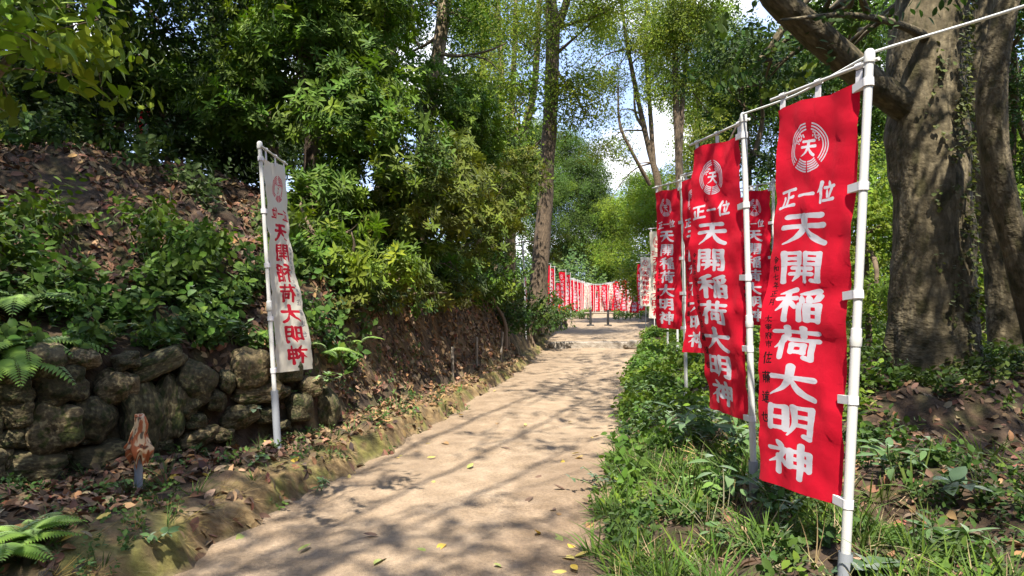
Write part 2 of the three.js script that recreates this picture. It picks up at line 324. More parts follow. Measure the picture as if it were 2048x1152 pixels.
{
  const wall = thing('stone_wall', 'low dry wall of rough mossy boulders at the foot of the dark left bank', 'wall', V(-2.6, 0.3, -5.1));
  // stones as seen: centre, half sizes (photo pixels), turn
  const S = [[89, 724, 36, 34, 0], [118, 771, 43, 38, 10], [233, 773, 36, 34, 0], [313, 729, 52, 22, 25], [284, 831, 42, 70, 4], [338, 818, 28, 62, -3], [387, 764, 40, 42, -30], [500, 735, 32, 35, 0], [518, 784, 47, 20, 3], [371, 809, 22, 25, -30], [478, 831, 34, 25, 8], [531, 829, 22, 14, 0], [182, 836, 42, 43, 0], [104, 853, 49, 48, 5], [24, 873, 27, 25, 0], [35, 826, 28, 27, 0], [62, 929, 58, 33, -4], [198, 915, 60, 31, 2], [395, 873, 38, 22, 10], [387, 840, 22, 14, 0], [651, 815, 27, 40, 5], [118, 907, 18, 9, -8], [169, 878, 14, 10, 0], [67, 882, 16, 11, 0], [5, 912, 20, 26, 0], [27, 787, 32, 27, 8], [558, 782, 16, 15, 0], [596, 812, 26, 26, 0], [430, 800, 20, 22, 15], [440, 868, 20, 14, 0], [-40, 860, 42, 40, 0], [-50, 930, 50, 34, 0], [-60, 780, 40, 36, 0], [252, 722, 24, 17, 12], [165, 716, 30, 22, -8], [575, 742, 25, 20, 0], [455, 762, 16, 22, 0], [320, 885, 22, 14, 0], [560, 850, 20, 12, 0], [618, 772, 22, 18, 0], [20, 745, 34, 24, 0]];
  S.forEach(([u, v, a, b, turn], i) => {
    const k = (u - 1024) / F; let best = 5, e = 1e9;
    for (let d = 2.5; d < 7; d += 0.01) { const q = Math.abs(bankDist(k * d, d)[0] - 0.03); if (q < e) { e = q; best = d; } }
    const d = best - 0.02, p = at(u, v, d).sub(wall.position), sx = a / F * d * 1.04, sy = b / F * d * 1.04;
    const m = mesh('stone', rocks[i % 8], M.stones[(i * 7 + (i >> 2)) % 4], wall);
    m.position.copy(p); m.scale.set(sx, sy, Math.min(0.2, 0.09 + 0.45 * Math.min(sx, sy)));
    m.rotation.set(rr(-0.12, 0.12), 0.62 + rr(-0.2, 0.2), turn * Math.PI / 180, 'YXZ');
  });
}

// ------------------------------------------------------------------ trees and shrubs
const TONE = { laurel: [0.09, 0.17, 0.008], broad: [0.075, 0.145, 0.008], dark: [0.04, 0.085, 0.008], bright: [0.15, 0.235, 0.010], olive: [0.115, 0.15, 0.010], far: [0.17, 0.235, 0.014], lime: [0.19, 0.25, 0.018] };
function tint(c, amount = 0.3, young = 0) {
  const k = 1 + rr(-amount, amount), y = rnd() < young ? rr(0.3, 1) : 0; return [c[0] * k * rr(0.85, 1.2) + y * 0.07, c[1] * k + y * 0.08, c[2] * k * rr(0.7, 1.3)];
}
// clumps of sprigs through an ellipsoid; returns clump centres
function fill(list, c, r, o) {
  const cr = o.cr ?? 0.32, n = Math.round((o.dens ?? 1) * 20 * (r.x * r.y + r.y * r.z + r.x * r.z) / 3 / (cr * cr)), centres = [];
  for (let i = 0; i < n; i++) {
    const dir = V(rr(-1, 1), rr(-1, 1), rr(-1, 1)); if (dir.lengthSq() > 1 || dir.lengthSq() < 0.02) { i--; continue; } dir.normalize();
    const rad = o.shell ? lerp(o.shell, 1, rnd()) : Math.pow(rr(0.08, 1), 0.45), p = V(c.x + dir.x * r.x * rad, c.y + dir.y * r.y * rad, c.z + dir.z * r.z * rad);
    if (n3(p.x * 0.9 / (cr * 3), p.y * 0.9 / (cr * 3), p.z * 0.9 / (cr * 3)) < (o.gap ?? -0.25)) continue;
    const gy = H(p.x, -p.z) + 0.05; if (p.y < gy) { if (o.noground) continue; p.y = gy + rr(0, 0.15); }
    centres.push(p); const ct = tint(o.tone, 0.3, o.young ?? 0.12), m = Math.round((o.m ?? 9) * rr(0.6, 1.3));
    for (let k = 0; k < m; k++) {
      const q = V(rr(-1, 1), rr(-0.6, 0.6), rr(-1, 1)).multiplyScalar(cr * 1.1).add(p), f = rr(0.85, 1.18);
      list.push({ m: pose(q, V(dir.x * 0.6 + rr(-0.7, 0.7), (o.up ?? 0.35) + rr(-0.35, 0.6), dir.z * 0.6 + rr(-0.7, 0.7)), (o.size ?? 1) * rr(0.75, 1.25), rr(0, 6.28)), c: [ct[0] * f * rr(0.9, 1.1), ct[1] * f, ct[2] * f] });
    }
  }
  return centres;
}
function local(geo, o) { return geo.translate(-o.position.x, -o.position.y, -o.position.z); }
function shift(list, o) { const t = M4().makeTranslation(-o.position.x, -o.position.y, -o.position.z); list.forEach((e) => e.m.premultiply(t)); return list; }
/* a tree: trunk points with radii, stems, crown blobs [centre, radii, attach fraction along the trunk] */
function tree(name, label, cat, o) {
  const base = o.trunk[0], t = thing(name, label, cat, base, o.group);
  mesh('trunk', local(tube(o.trunk, o.rad, o.sides ?? 12, o.step ?? 0.15, o.rough ?? 0.16, o.flare ?? 0.3), t), o.bark ?? M.bark, t);
  const curve = new THREE.CatmullRomCurve3(o.trunk, false, 'centripetal');
  (o.stems ?? []).forEach(([pts, rad]) => mesh('limb', local(tube(pts, rad, 8, 0.18, 0.12), t), o.bark ?? M.bark, t));
  const lists = [[], []];
  (o.blobs ?? []).forEach(([c, r, f], bi) => {
    const list = [], cs = fill(list, c, r, o); list.forEach((e, i) => lists[i % 2].push(e));
    if (o.nolimb) return;
    const a = f === undefined ? null : curve.getPoint(f), gs = [];
    if (a) { const mid = a.clone().lerp(c, 0.5).add(V(rr(-0.2, 0.2), rr(0, 0.35), rr(-0.2, 0.2))); gs.push(tube([a, mid, c], [o.limb ?? 0.05, (o.limb ?? 0.05) * 0.7, (o.limb ?? 0.05) * 0.35], 6, 0.25, 0.1)); }
    for (let i = 0; i < Math.min(o.twigs ?? 9, cs.length); i++) { const e = cs[Math.floor(rnd() * cs.length)], s = a && rnd() < 0.4 ? a.clone().lerp(c, 0.6) : c; gs.push(tube([s, s.clone().lerp(e, 0.5).add(V(rr(-0.1, 0.1), rr(-0.05, 0.15), rr(-0.1, 0.1))), e], [(o.limb ?? 0.05) * 0.4, (o.limb ?? 0.05) * 0.25, 0.004], 5, 0.3)); }
    if (gs.length) mesh('limb', local(mergeGeometries(gs), t), o.twigMat ?? o.bark ?? M.twig, t);
  });
  const gg = G[o.leaf ?? 'broad'];
  lists.forEach((l, i) => { if (l.length) inst('crown', gg[i % gg.length], o.mat ?? M.leaf, shift(l, t), t); });
  return t;
}
const B = (u, v, d, ru, rv, rd) => [at(u, v, d), V(ru / F * d, rv / F * d, rd ?? Math.min(ru, rv) / F * d)];
const C = (x, y, z, rx, ry, rz, f) => [V(x, y, z), V(rx, ry, rz ?? rx), f];
const line = (...a) => a.map(([u, v, d]) => at(u, v, d));
function foot(p) { p.y = H(p.x, -p.z) - 0.12; return p; }
function rooted(...a) { const l = line(...a); foot(l[0]); return l; }
sprigSeed(200);

// big trunk on the right, with roots and a limb reaching over the banners
const bigTree = tree('broadleaf_tree', 'massive old trunk behind the nearest red banner, ivy leaves climbing it', 'tree', {
  trunk: rooted([1868, 800, 6.7], [1866, 620, 6.7], [1862, 380, 6.7], [1850, 150, 6.8], [1880, -150, 6.9], [1900, -500, 7]), rad: [0.42, 0.37, 0.345, 0.35, 0.34, 0.25, 0.15], sides: 30, step: 0.06, rough: 0.16, flare: 0.35, bark: M.bigBark,
  stems: [[line([1850, 240, 6.75], [1790, 200, 6.6], [1735, 160, 6.4], [1690, 120, 6.2], [1610, 50, 6.0], [1540, -20, 5.8], [1480, -150, 5.6]), [0.16, 0.145, 0.135, 0.13, 0.125, 0.11, 0.07]], [line([1900, -60, 6.9], [1985, -160, 6.4], [2100, -400, 5.6]), [0.2, 0.16, 0.1]], [line([1880, 90, 6.7], [1800, 50, 6.2], [1700, 30, 5.7], [1560, 40, 5.2]), [0.05, 0.035, 0.025, 0.01]]],
  leaf: 'broad', tone: TONE.dark, dens: 0.32, cr: 0.5, m: 9, gap: -0.1, limb: 0.09, twigs: 6,
  blobs: [C(2.2, 6.6, -3.6, 2.0, 0.9, 2.0, 0.9), C(4.6, 7.6, -6.2, 2.4, 1.5, 2.4, 1), C(1.2, 7.8, -5.6, 2.0, 0.9, 2.0, 0.95), C(6.5, 6.2, -4.5, 2, 1.2, 2, 0.9), [...B(1640, 40, 6.2, 90, 60, 0.9), 0.7], [...B(1730, 60, 7.6, 100, 80, 0.9), 0.72], [...B(1520, 120, 6.6, 60, 60, 0.6), 0.75]],
});
[[[1840, 770, 6.4], [1800, 835, 5.75], [1770, 865, 5.5], [1735, 872, 5.3]], [[1890, 790, 6.4], [1850, 860, 5.6], [1800, 905, 5.2], [1755, 900, 5.1]], [[1900, 800, 6.45], [1920, 905, 5.4], [1980, 935, 5.0]], [[1850, 800, 6.4], [1880, 880, 5.5], [1905, 905, 5.3], [1960, 890, 5.2]], [[1900, 790, 6.5], [1945, 830, 6.3], [1990, 860, 6.1]]].forEach((l, i) => mesh('root', local(tube(line(...l), [0.12, 0.085, 0.055, 0.025], 8, 0.06, 0.25), bigTree), M.bigBark, bigTree));
{ // ivy on the big trunk
  const list = [], curve = new THREE.CatmullRomCurve3(rooted([1868, 800, 6.7], [1866, 620, 6.7], [1862, 380, 6.7], [1850, 150, 6.8], [1880, -150, 6.9]), false, 'centripetal');
  const strands = Array.from({ length: 12 }, () => rr(1.3, 4.4));
  for (let i = 0; i < 2400; i++) {
    const t = rr(0.02, 0.95), p = curve.getPoint(t), s = Math.floor(rnd() * 12), a = strands[s] + 0.35 * n2(t * 6, s * 5) + rr(-0.1, 0.1), R = 0.375 + rr(-0.01, 0.04) + (t < 0.08 ? 0.08 : 0);
    if (n2(t * 9, s * 3 + 1) < -0.15) continue;
    const out = V(Math.cos(a), 0, Math.sin(a)).negate(); out.set(-Math.cos(a) * 0.9, 0, Math.abs(Math.sin(a)));
    list.push({ m: M4().compose(p.clone().addScaledVector(out, R), aim(V(out.x * 0.5 + rr(-0.6, 0.6), rr(-1, 0.2), out.z * 0.5 + rr(-0.4, 0.4)), rr(-0.6, 0.6)), V(1, 1, 1).multiplyScalar(rr(0.6, 1.2))), c: tint([0.085, 0.105, 0.018], 0.45) });
  }
  const iv = thing('ivy_plant', 'small leaved ivy climbing the massive old trunk on the right', 'plant', V(4.1, 0.6, -6.7));
  inst('foliage', leaf(0.05, 0.04, 2, 0.15, 0.15), M.leaf, shift(list, iv), iv);
}
tree('broadleaf_tree', 'tall bare trunk with a leaning second stem, right of the massive old trunk', 'tree', {
  trunk: rooted([2022, 850, 7.8], [2012, 600, 7.8], [1985, 400, 7.8], [1968, 260, 7.8], [1965, 100, 7.8], [1985, -200, 7.8]), rad: [0.22, 0.19, 0.17, 0.15, 0.14, 0.1], sides: 16, bark: M.bigBark, step: 0.08,
  stems: [[line([2120, 860, 6.2], [2070, 640, 6.0], [2030, 490, 5.9], [1995, 350, 5.8], [1982, 200, 5.7], [2002, 60, 5.6], [2030, -60, 5.5]), [0.15, 0.125, 0.115, 0.11, 0.115, 0.10, 0.08]]],
  tone: TONE.dark, dens: 0.25, cr: 0.5, m: 9, gap: 0, blobs: [C(5.5, 6.4, -8, 1.8, 1, 1.8, 0.95), C(4.2, 7.2, -2.6, 1.9, 0.9, 1.9, 1)], limb: 0.07,
});

// centre: the tall trunk beside the path
tree('broadleaf_tree', 'tall forked trunk rising beside the far white banner at the path bend', 'tree', {
  trunk: rooted([1072, 640, 18], [1078, 560, 18], [1088, 430, 18], [1096, 300, 18], [1104, 150, 18], [1105, 60, 18], [1098, -60, 18], [1095, -220, 18]), rad: [0.30, 0.23, 0.21, 0.195, 0.19, 0.18, 0.13, 0.09], sides: 18, step: 0.12, bark: M.bark, rough: 0.14,
  stems: [[line([1106, 75, 18], [1125, 30, 17.8], [1140, -30, 17.6], [1150, -200, 17.4]), [0.11, 0.10, 0.09, 0.06]], [line([1118, 55, 17.9], [1150, 45, 17.5], [1185, 35, 17.2], [1230, 15, 17]), [0.06, 0.05, 0.04, 0.02]], [line([1110, 110, 18], [1150, 75, 17.6], [1190, 40, 17.4]), [0.05, 0.03, 0.015]]],
  leaf: 'puff', mat: M.farLeaf, tone: TONE.far, young: 0.3, dens: 0.6, cr: 0.5, m: 8, size: 0.8, gap: -0.05, limb: 0.06, twigs: 7,
  blobs: [[...B(1150, 190, 17.5, 45, 60), 0.6], [...B(1125, 40, 17, 70, 50), 0.8], [...B(1060, 100, 17.5, 50, 60), 0.7], [...B(1200, 20, 17, 60, 40), 0.8], [...B(1170, 230, 17.5, 30, 25), 0.55], [...B(1040, -80, 17, 130, 70, 2.5), 0.9], [...B(1200, -120, 16, 120, 60, 2.5), 0.95]],
});
// slender trees of the middle distance, their crowns thin against the sky
const thin = (label, trunk, rad, blobs, x = {}) => tree('slender_tree', label, 'tree', { trunk: rooted(...trunk), rad, sides: 9, step: 0.25, leaf: 'puff', mat: M.farLeaf, tone: TONE.far, young: 0.35, dens: 0.72, cr: 0.45, m: 8, size: 0.8, gap: -0.08, limb: 0.035, twigs: 6, blobs, ...x });
thin('slender dark stemmed tree forking low, right of the sky gap', [[1322, 640, 24], [1318, 380, 24], [1296, 290, 24], [1262, 130, 24], [1235, -40, 24]], [0.2, 0.15, 0.11, 0.09, 0.075, 0.05],
  [[...B(1255, 60, 24, 50, 60), 0.9], [...B(1225, 150, 24, 28, 26), 0.8], [...B(1215, 290, 24, 34, 30), 0.55], [...B(1300, 110, 24, 40, 50), 0.75], [...B(1250, -80, 23, 110, 60), 0.95], [...B(1325, 30, 23.5, 46, 40), 0.9], [...B(1180, 40, 22, 50, 34), 0.9], [...B(1290, 20, 22.5, 60, 36), 0.9], [...B(1180, 150, 23, 24, 24), 0.8], [...B(1330, 140, 23.5, 30, 34), 0.8], [...B(1260, 330, 24, 26, 20), 0.4], [...B(1210, 60, 24, 36, 40), 0.9], [...B(1240, 220, 23.7, 22, 24), 0.6], [...B(1290, 200, 24, 26, 26), 0.7], [...B(1225, 390, 24, 30, 22), 0.4]],
  { stems: [[line([1308, 330, 24], [1300, 220, 24], [1292, 100, 24], [1295, -40, 24]), [0.09, 0.08, 0.065, 0.05]], [line([1300, 370, 24], [1262, 300, 23.6], [1240, 250, 23.5], [1236, 170, 23.5]), [0.075, 0.06, 0.05, 0.025]], [line([1290, 260, 24], [1272, 230, 24], [1268, 180, 24]), [0.06, 0.05, 0.03]]] });
thin('slim straight tree with two close stems above the third red banner', [[1362, 640, 20], [1358, 330, 20], [1352, 200, 20], [1350, 90, 20], [1346, -80, 20]], [0.14, 0.11, 0.10, 0.09, 0.06],
  [[...B(1360, 50, 20, 60, 60), 0.9], [...B(1400, 140, 20, 45, 50), 0.75], [...B(1330, 190, 20, 30, 34), 0.6], [...B(1410, -60, 19, 110, 70), 0.95], [...B(1310, 90, 20, 34, 30), 0.8], [...B(1390, 60, 19.5, 40, 40), 0.85], [...B(1420, 230, 20.5, 34, 40), 0.6]],
  { stems: [[line([1358, 340, 20], [1366, 190, 20], [1376, 60, 20], [1382, -80, 20]), [0.085, 0.075, 0.06, 0.04]]] });
thin('thin pale stemmed tree between the sky gap and the banners', [[1405, 620, 27], [1392, 300, 27], [1400, 160, 27], [1385, -40, 27]], [0.16, 0.13, 0.11, 0.07], [[...B(1385, 230, 27, 40, 50), 0.7], [...B(1440, 180, 26, 50, 70), 0.8], [...B(1440, 60, 26, 60, 70), 0.9]], { tone: TONE.bright, bark: M.paleBark });
thin('light barked tree with a kinked stem, left of the tall forked trunk', [[1018, 560, 19], [1030, 330, 19], [1046, 270, 19], [1066, 190, 19], [1076, 60, 19], [1080, -80, 19]], [0.15, 0.13, 0.12, 0.10, 0.08, 0.06],
  [[...B(1050, 60, 19, 50, 60), 0.85], [...B(1000, 170, 19, 36, 40), 0.6], [...B(1040, 330, 19, 34, 34), 0.35]], { bark: M.paleBark, stems: [[line([1032, 315, 19], [1062, 300, 18.8], [1092, 270, 18.6]), [0.07, 0.05, 0.02]]] });
thin('upright pale tree with many thin high branches at mid left', [[985, 560, 20], [992, 300, 20], [1003, 150, 20], [996, 40, 20], [1000, -100, 20]], [0.13, 0.11, 0.09, 0.08, 0.05],
  [[...B(985, 60, 20, 50, 60), 0.8], [...B(960, 170, 20, 40, 50), 0.6], [...B(1010, 20, 20, 40, 40), 0.9]], { bark: M.paleBark, stems: [[line([1000, 330, 20], [1020, 240, 20], [1028, 120, 20], [1032, 0, 20], [1040, -80, 20]), [0.12, 0.1, 0.08, 0.06, 0.04]]] });
thin('thin dark tree with drooping side branch, mid left against the sky', [[958, 560, 22], [962, 260, 22], [966, 120, 22], [962, -60, 22]], [0.15, 0.12, 0.1, 0.06], [[...B(930, 40, 22, 40, 50), 0.85], [...B(975, 100, 22, 34, 40), 0.7], [...B(940, -60, 21, 90, 60), 0.95]], {});
tree('broadleaf_tree', 'sunlit mottled trunk leaning left behind the big shrub on the bank', 'tree', {
  trunk: rooted([838, 520, 13], [846, 330, 13], [858, 220, 13], [876, 110, 13], [890, 0, 13], [902, -160, 13]), rad: [0.17, 0.155, 0.14, 0.13, 0.12, 0.09], sides: 14, bark: M.paleBark, step: 0.12,
  stems: [[line([868, 105, 13], [920, 112, 12.6], [975, 102, 12.4], [1015, 85, 12.3]), [0.04, 0.032, 0.022, 0.01]], [line([940, 112, 12.5], [975, 120, 12.3], [1005, 150, 12.2]), [0.02, 0.014, 0.006]]],
  leaf: 'puff', tone: TONE.laurel, dens: 0.6, cr: 0.42, m: 9, size: 0.75, gap: -0.1, blobs: [[...B(850, 10, 14.2, 80, 60), 0.8], [...B(940, 40, 13, 40, 36), 0.75], [...B(810, 110, 14.2, 60, 60), 0.7], [...B(880, -120, 12, 160, 80, 2), 0.95]],
});
tree('broadleaf_tree', 'pale spotted trunk rising above the big shrub, top left of centre', 'tree', {
  trunk: rooted([762, 520, 15], [770, 300, 15], [776, 150, 15], [786, 30, 15], [796, -140, 15]), rad: [0.19, 0.16, 0.15, 0.14, 0.1], sides: 14, bark: M.paleBark, step: 0.14,
  stems: [[line([782, 60, 15], [800, 10, 15], [812, -60, 15]), [0.1, 0.09, 0.07]]], leaf: 'puff', tone: TONE.laurel, dens: 0.6, cr: 0.45, m: 9, size: 0.8, blobs: [[...B(740, 30, 16.2, 80, 60), 0.8], [...B(700, 110, 16, 60, 50), 0.7], [...B(760, -130, 14, 170, 80, 2), 0.95]],
});

// trees on the crest of the left bank
const crest = (label, trunk, rad, blobs, x = {}) => tree('broadleaf_tree', label, 'tree', { trunk: rooted(...trunk), rad, sides: 14, step: 0.15, bark: M.darkBark, tone: TONE.dark, leaf: 'broad', dens: 0.75, cr: 0.4, m: 10, gap: -0.2, limb: 0.04, blobs, ...x });
crest('dark trunk at the far left edge of the crest', [[52, 340, 8.6], [48, 150, 8.6], [38, -60, 8.6], [30, -300, 8.6]], [0.17, 0.15, 0.14, 0.1], [[...B(60, 40, 8.2, 120, 70), 0.7], [...B(-60, 130, 8, 110, 90), 0.6], [...B(120, -140, 7, 200, 100, 1.5), 0.9]]);
crest('thick dark trunk left of the red banner on the crest', [[214, 340, 10.2], [218, 180, 10.2], [236, 40, 10.2], [250, -200, 10.2]], [0.24, 0.2, 0.19, 0.14], [[...B(200, 90, 9.6, 120, 80), 0.7], [...B(330, 60, 9.6, 110, 70), 0.75], [...B(270, -140, 9, 220, 100, 2), 0.9]]);
crest('twin stemmed dark tree right of the red banner on the crest', [[452, 400, 12], [446, 250, 12], [438, 100, 12], [430, -100, 12]], [0.17, 0.15, 0.14, 0.1], [[...B(430, 80, 11.5, 110, 80), 0.7], [...B(520, 160, 11.5, 80, 70), 0.6], [...B(430, -120, 11, 200, 90, 2), 0.9]], { stems: [[line([452, 380, 12], [478, 250, 12], [486, 90, 12], [496, -60, 12]), [0.12, 0.1, 0.09, 0.06]]] });
crest('dark shaded trunk just behind the near white banner', [[632, 420, 11], [628, 300, 11], [634, 150, 11], [650, -60, 11]], [0.19, 0.16, 0.15, 0.1], [[...B(640, 60, 10.8, 130, 80), 0.8], [...B(560, 40, 10.8, 100, 80), 0.8], [...B(660, -130, 10, 220, 90, 2), 0.9]]);
crest('slim dark trunk at upper left behind the crest', [[120, 330, 13], [126, 160, 13], [140, -60, 13]], [0.14, 0.12, 0.09], [[...B(120, 160, 13, 100, 90), 0.6], [...B(330, 200, 14, 90, 90), undefined]], {});
crest('slim dark trunk behind the crest above the white banner top', [[548, 410, 14], [540, 200, 14], [530, -60, 14]], [0.15, 0.13, 0.09], [[...B(560, 240, 14, 90, 80), 0.5], [...B(400, 230, 14.5, 90, 70), undefined]], {});

// the big shrub of lance leaves that covers the bank, one plant after another
const shrub = (label, foot0, blobs, x = {}) => {
  const f = foot(foot0.clone()), top = blobs[0][0];
  const t = tree('evergreen_shrub', label, 'shrub', { trunk: [f, f.clone().lerp(top, 0.5).add(V(rr(-0.15, 0.15), 0.1, rr(-0.1, 0.1))), top], rad: [0.05, 0.035, 0.02], sides: 7, bark: M.twig, leaf: 'laurel', tone: TONE.laurel, dens: 0.55, cr: 0.28, m: 8, gap: -0.16, limb: 0.022, young: 0.16, flare: 0, twigs: 12, ...x, blobs });
  return t;
};
const bs = (...l) => l.map((b) => [...B(...b), 0.85]);
shrub('tall glossy shrub over the near white banner, its top out of view', at(640, 430, 9.6), bs([600, 120, 8.8, 130, 120, 0.9], [700, 240, 8.6, 100, 110, 0.9], [500, 210, 9, 90, 80, 0.8], [640, -40, 8.6, 160, 90, 1]));
shrub('wide glossy shrub with yellow green tips in the middle of the left bank', at(780, 480, 9.8), bs([735, 180, 9.4, 70, 110, 0.9], [780, 320, 9, 90, 100, 0.9], [730, 20, 9.4, 90, 90, 0.9], [700, 390, 8.8, 70, 50, 0.6]));
shrub('dense dark green shrub hanging over the earth face of the bank', at(850, 520, 10.2), bs([850, 420, 9.6, 90, 80, 0.8], [890, 345, 10, 70, 70, 0.8], [770, 460, 9, 80, 50, 0.5]), { tone: TONE.olive });
shrub('low bright whorled shrub leaning out right of the near white banner', at(700, 640, 7.7), bs([690, 560, 7.4, 55, 40, 0.35], [740, 530, 7.5, 55, 30, 0.35], [800, 545, 8, 50, 28, 0.35], [680, 470, 7.6, 60, 34, 0.35]), { tone: TONE.bright, dens: 0.3, cr: 0.2, m: 6 });
shrub('olive green shrub left of the far white banner', at(950, 560, 12.2), bs([950, 470, 11.8, 90, 80, 0.8], [930, 370, 12, 80, 70, 0.8], [1000, 410, 13, 60, 60, 0.7], [880, 540, 11, 60, 40, 0.5]), { tone: TONE.olive, size: 0.9 });
shrub('leafy shrub filling the space before the tall forked trunk', at(1030, 560, 15.5), bs([990, 470, 15, 50, 60, 0.7], [1020, 400, 15.5, 46, 40, 0.6], [1030, 350, 15.5, 50, 40, 0.7], [1095, 490, 20.5, 36, 34, 0.5]), { tone: TONE.olive, size: 0.9 });
shrub('shrub growing high on the crest behind the leafy bank', at(900, 480, 13.5), bs([915, 240, 13, 60, 70, 0.8], [960, 300, 14, 50, 60, 0.8], [840, 190, 12.5, 50, 60, 0.8]), {});
shrub('low dark bush at the foot of the bank before the far white banner', at(1010, 650, 13), bs([985, 600, 13, 60, 40, 0.5], [1012, 640, 14, 30, 26, 0.4], [940, 590, 12, 40, 40, 0.4]), { tone: TONE.dark, leaf: 'broad', dens: 0.6 });
shrub('low round bush at the left path edge just before the stone step', at(1075, 660, 16.5), bs([1070, 635, 16.6, 45, 26, 0.5], [1092, 615, 18, 36, 26, 0.5]), { tone: TONE.dark, leaf: 'broad', dens: 0.7 });
shrub('small leaved bush on the dark slope above the stone wall', at(310, 660, 6.3), bs([300, 590, 6.1, 75, 40, 0.35], [390, 610, 6.2, 60, 36, 0.3], [340, 660, 5.9, 60, 34, 0.25]), { tone: TONE.broad, leaf: 'broad', dens: 0.35, cr: 0.17, m: 5 });
shrub('trailing dark leaved bush high on the slope left of the white banner', at(300, 480, 7.6), bs([290, 450, 7.5, 70, 46, 0.35], [170, 360, 8.2, 40, 26, 0.3], [390, 430, 7.8, 40, 26, 0.25]), { tone: TONE.dark, leaf: 'broad', dens: 0.18, cr: 0.2, m: 4 });
shrub('leafy bush between the white banner and the bright whorled shrub', at(640, 560, 7.6), bs([640, 480, 7.4, 60, 60, 0.4], [620, 390, 8, 60, 50, 0.5], [600, 590, 7, 30, 40, 0.3]), { tone: TONE.laurel, dens: 0.4, cr: 0.22, m: 7 });
shrub('dark ground hugging bush below the overhanging shrubs', at(900, 620, 10.5), bs([880, 590, 10.2, 40, 34, 0.4], [780, 620, 8.8, 50, 30, 0.35], [720, 660, 7.8, 34, 24, 0.25]), { tone: TONE.dark, leaf: 'broad', dens: 0.35, cr: 0.2, m: 6 });
shrub('leafy shrub at the far left edge above the ferns', at(20, 640, 5.2), bs([-10, 560, 5, 70, 60, 0.4], [40, 500, 5.4, 60, 40, 0.4]), { tone: TONE.broad, leaf: 'broad', dens: 0.4, cr: 0.18, m: 6 });
shrub('bough of bright green leaves reaching in at the top left corner, close by', V(-3.9, 0.5, -2.9), bs([40, 90, 3.9, 120, 60, 0.35], [150, 150, 4.3, 90, 60, 0.3], [-80, 40, 3.4, 120, 120, 0.5], [110, 20, 4.2, 110, 40, 0.4], [30, 240, 4.2, 30, 40, 0.2]).concat([B(465, -20, 3.35, 150, 60, 0.4)]), { tone: TONE.bright, leaf: 'broad', dens: 0.2, cr: 0.2, m: 4, size: 1.25, limb: 0.009 });

// low dark growth along the crest
const low = { tone: TONE.dark, leaf: 'broad', dens: 0.7, cr: 0.3, m: 8 };
shrub('dark bush on the crest at the far left edge', at(70, 320, 8.4), bs([60, 270, 8.3, 110, 50, 0.6], [130, 200, 9, 80, 60, 0.6]), low);
shrub('dark bush on the crest between the thick trunk and the red banner', at(240, 310, 9.6), bs([165, 255, 9.4, 50, 46, 0.4], [398, 240, 9.8, 36, 60, 0.4]), low);
shrub('dark bush on the crest left of the near white banner top', at(430, 370, 10.4), bs([420, 300, 10.4, 80, 60, 0.6], [500, 330, 10.6, 60, 60, 0.6], [430, 190, 10.6, 64, 60, 0.6]), low);
shrub('tall dark laurel behind the sunlit mottled trunk', at(900, 470, 15), bs([925, 200, 14.5, 60, 70, 1], [980, 260, 16, 50, 60, 1]), { tone: TONE.laurel, leaf: 'puff', dens: 0.32, cr: 0.38, limb: 0.05, young: 0.3 });
shrub('laurel with hanging boughs between the big shrub and the forked trunk', at(1000, 520, 16.5), bs([1030, 220, 17, 50, 80, 1], [1010, 330, 16.5, 50, 60, 0.8]), { tone: TONE.bright, leaf: 'puff', dens: 0.25, cr: 0.38, limb: 0.05 });

shrub('shrub spilling over the bare earth face above the grey stakes', at(850, 540, 10.4), bs([820, 520, 9.3, 50, 36, 0.4], [880, 530, 10, 50, 40, 0.4], [770, 545, 8.8, 40, 30, 0.3]), { tone: TONE.laurel, dens: 0.42, cr: 0.22, m: 7 });
shrub('drooping bush on the bank just left of the far white banner', at(960, 580, 12.6), bs([950, 575, 12, 50, 40, 0.5], [1000, 570, 13.2, 36, 50, 0.5], [975, 630, 12.4, 36, 24, 0.35]), { tone: TONE.broad, leaf: 'broad', dens: 0.5, cr: 0.25, m: 8 });
shrub('leafy boughs low along the crest under the dark trunks', at(150, 330, 8.8), bs([90, 220, 8.6, 90, 50, 0.5], [230, 200, 9.2, 50, 50, 0.4], [20, 290, 8.2, 60, 40, 0.4], [345, 300, 9.6, 60, 40, 0.4]), { tone: TONE.dark, leaf: 'broad', dens: 0.5, cr: 0.26, m: 8 });
shrub('sprays of leaves hanging before the red banner on the crest', at(330, 320, 9.4), bs([290, 165, 9.4, 46, 46, 0.4], [340, 190, 9.4, 34, 50, 0.4]), { tone: TONE.laurel, dens: 0.5, cr: 0.22, m: 7 });
shrub('dense dark undergrowth covering the crest at the far left', at(60, 360, 7.6), bs([30, 310, 7.2, 80, 36, 0.35], [130, 325, 7.8, 70, 30, 0.3], [220, 345, 8.4, 60, 28, 0.3], [60, 380, 6.8, 60, 26, 0.25]), { tone: TONE.dark, leaf: 'broad', dens: 0.34, cr: 0.2, m: 6 });
shrub('leafy sprays hanging low over the brown bank right of the white banner', at(820, 600, 8.9), bs([760, 585, 8.0, 44, 30, 0.3], [835, 575, 8.9, 46, 34, 0.3], [905, 585, 10, 44, 34, 0.35], [700, 610, 7.2, 34, 24, 0.25]), { tone: TONE.olive, dens: 0.36, cr: 0.2, m: 6, size: 0.9 });
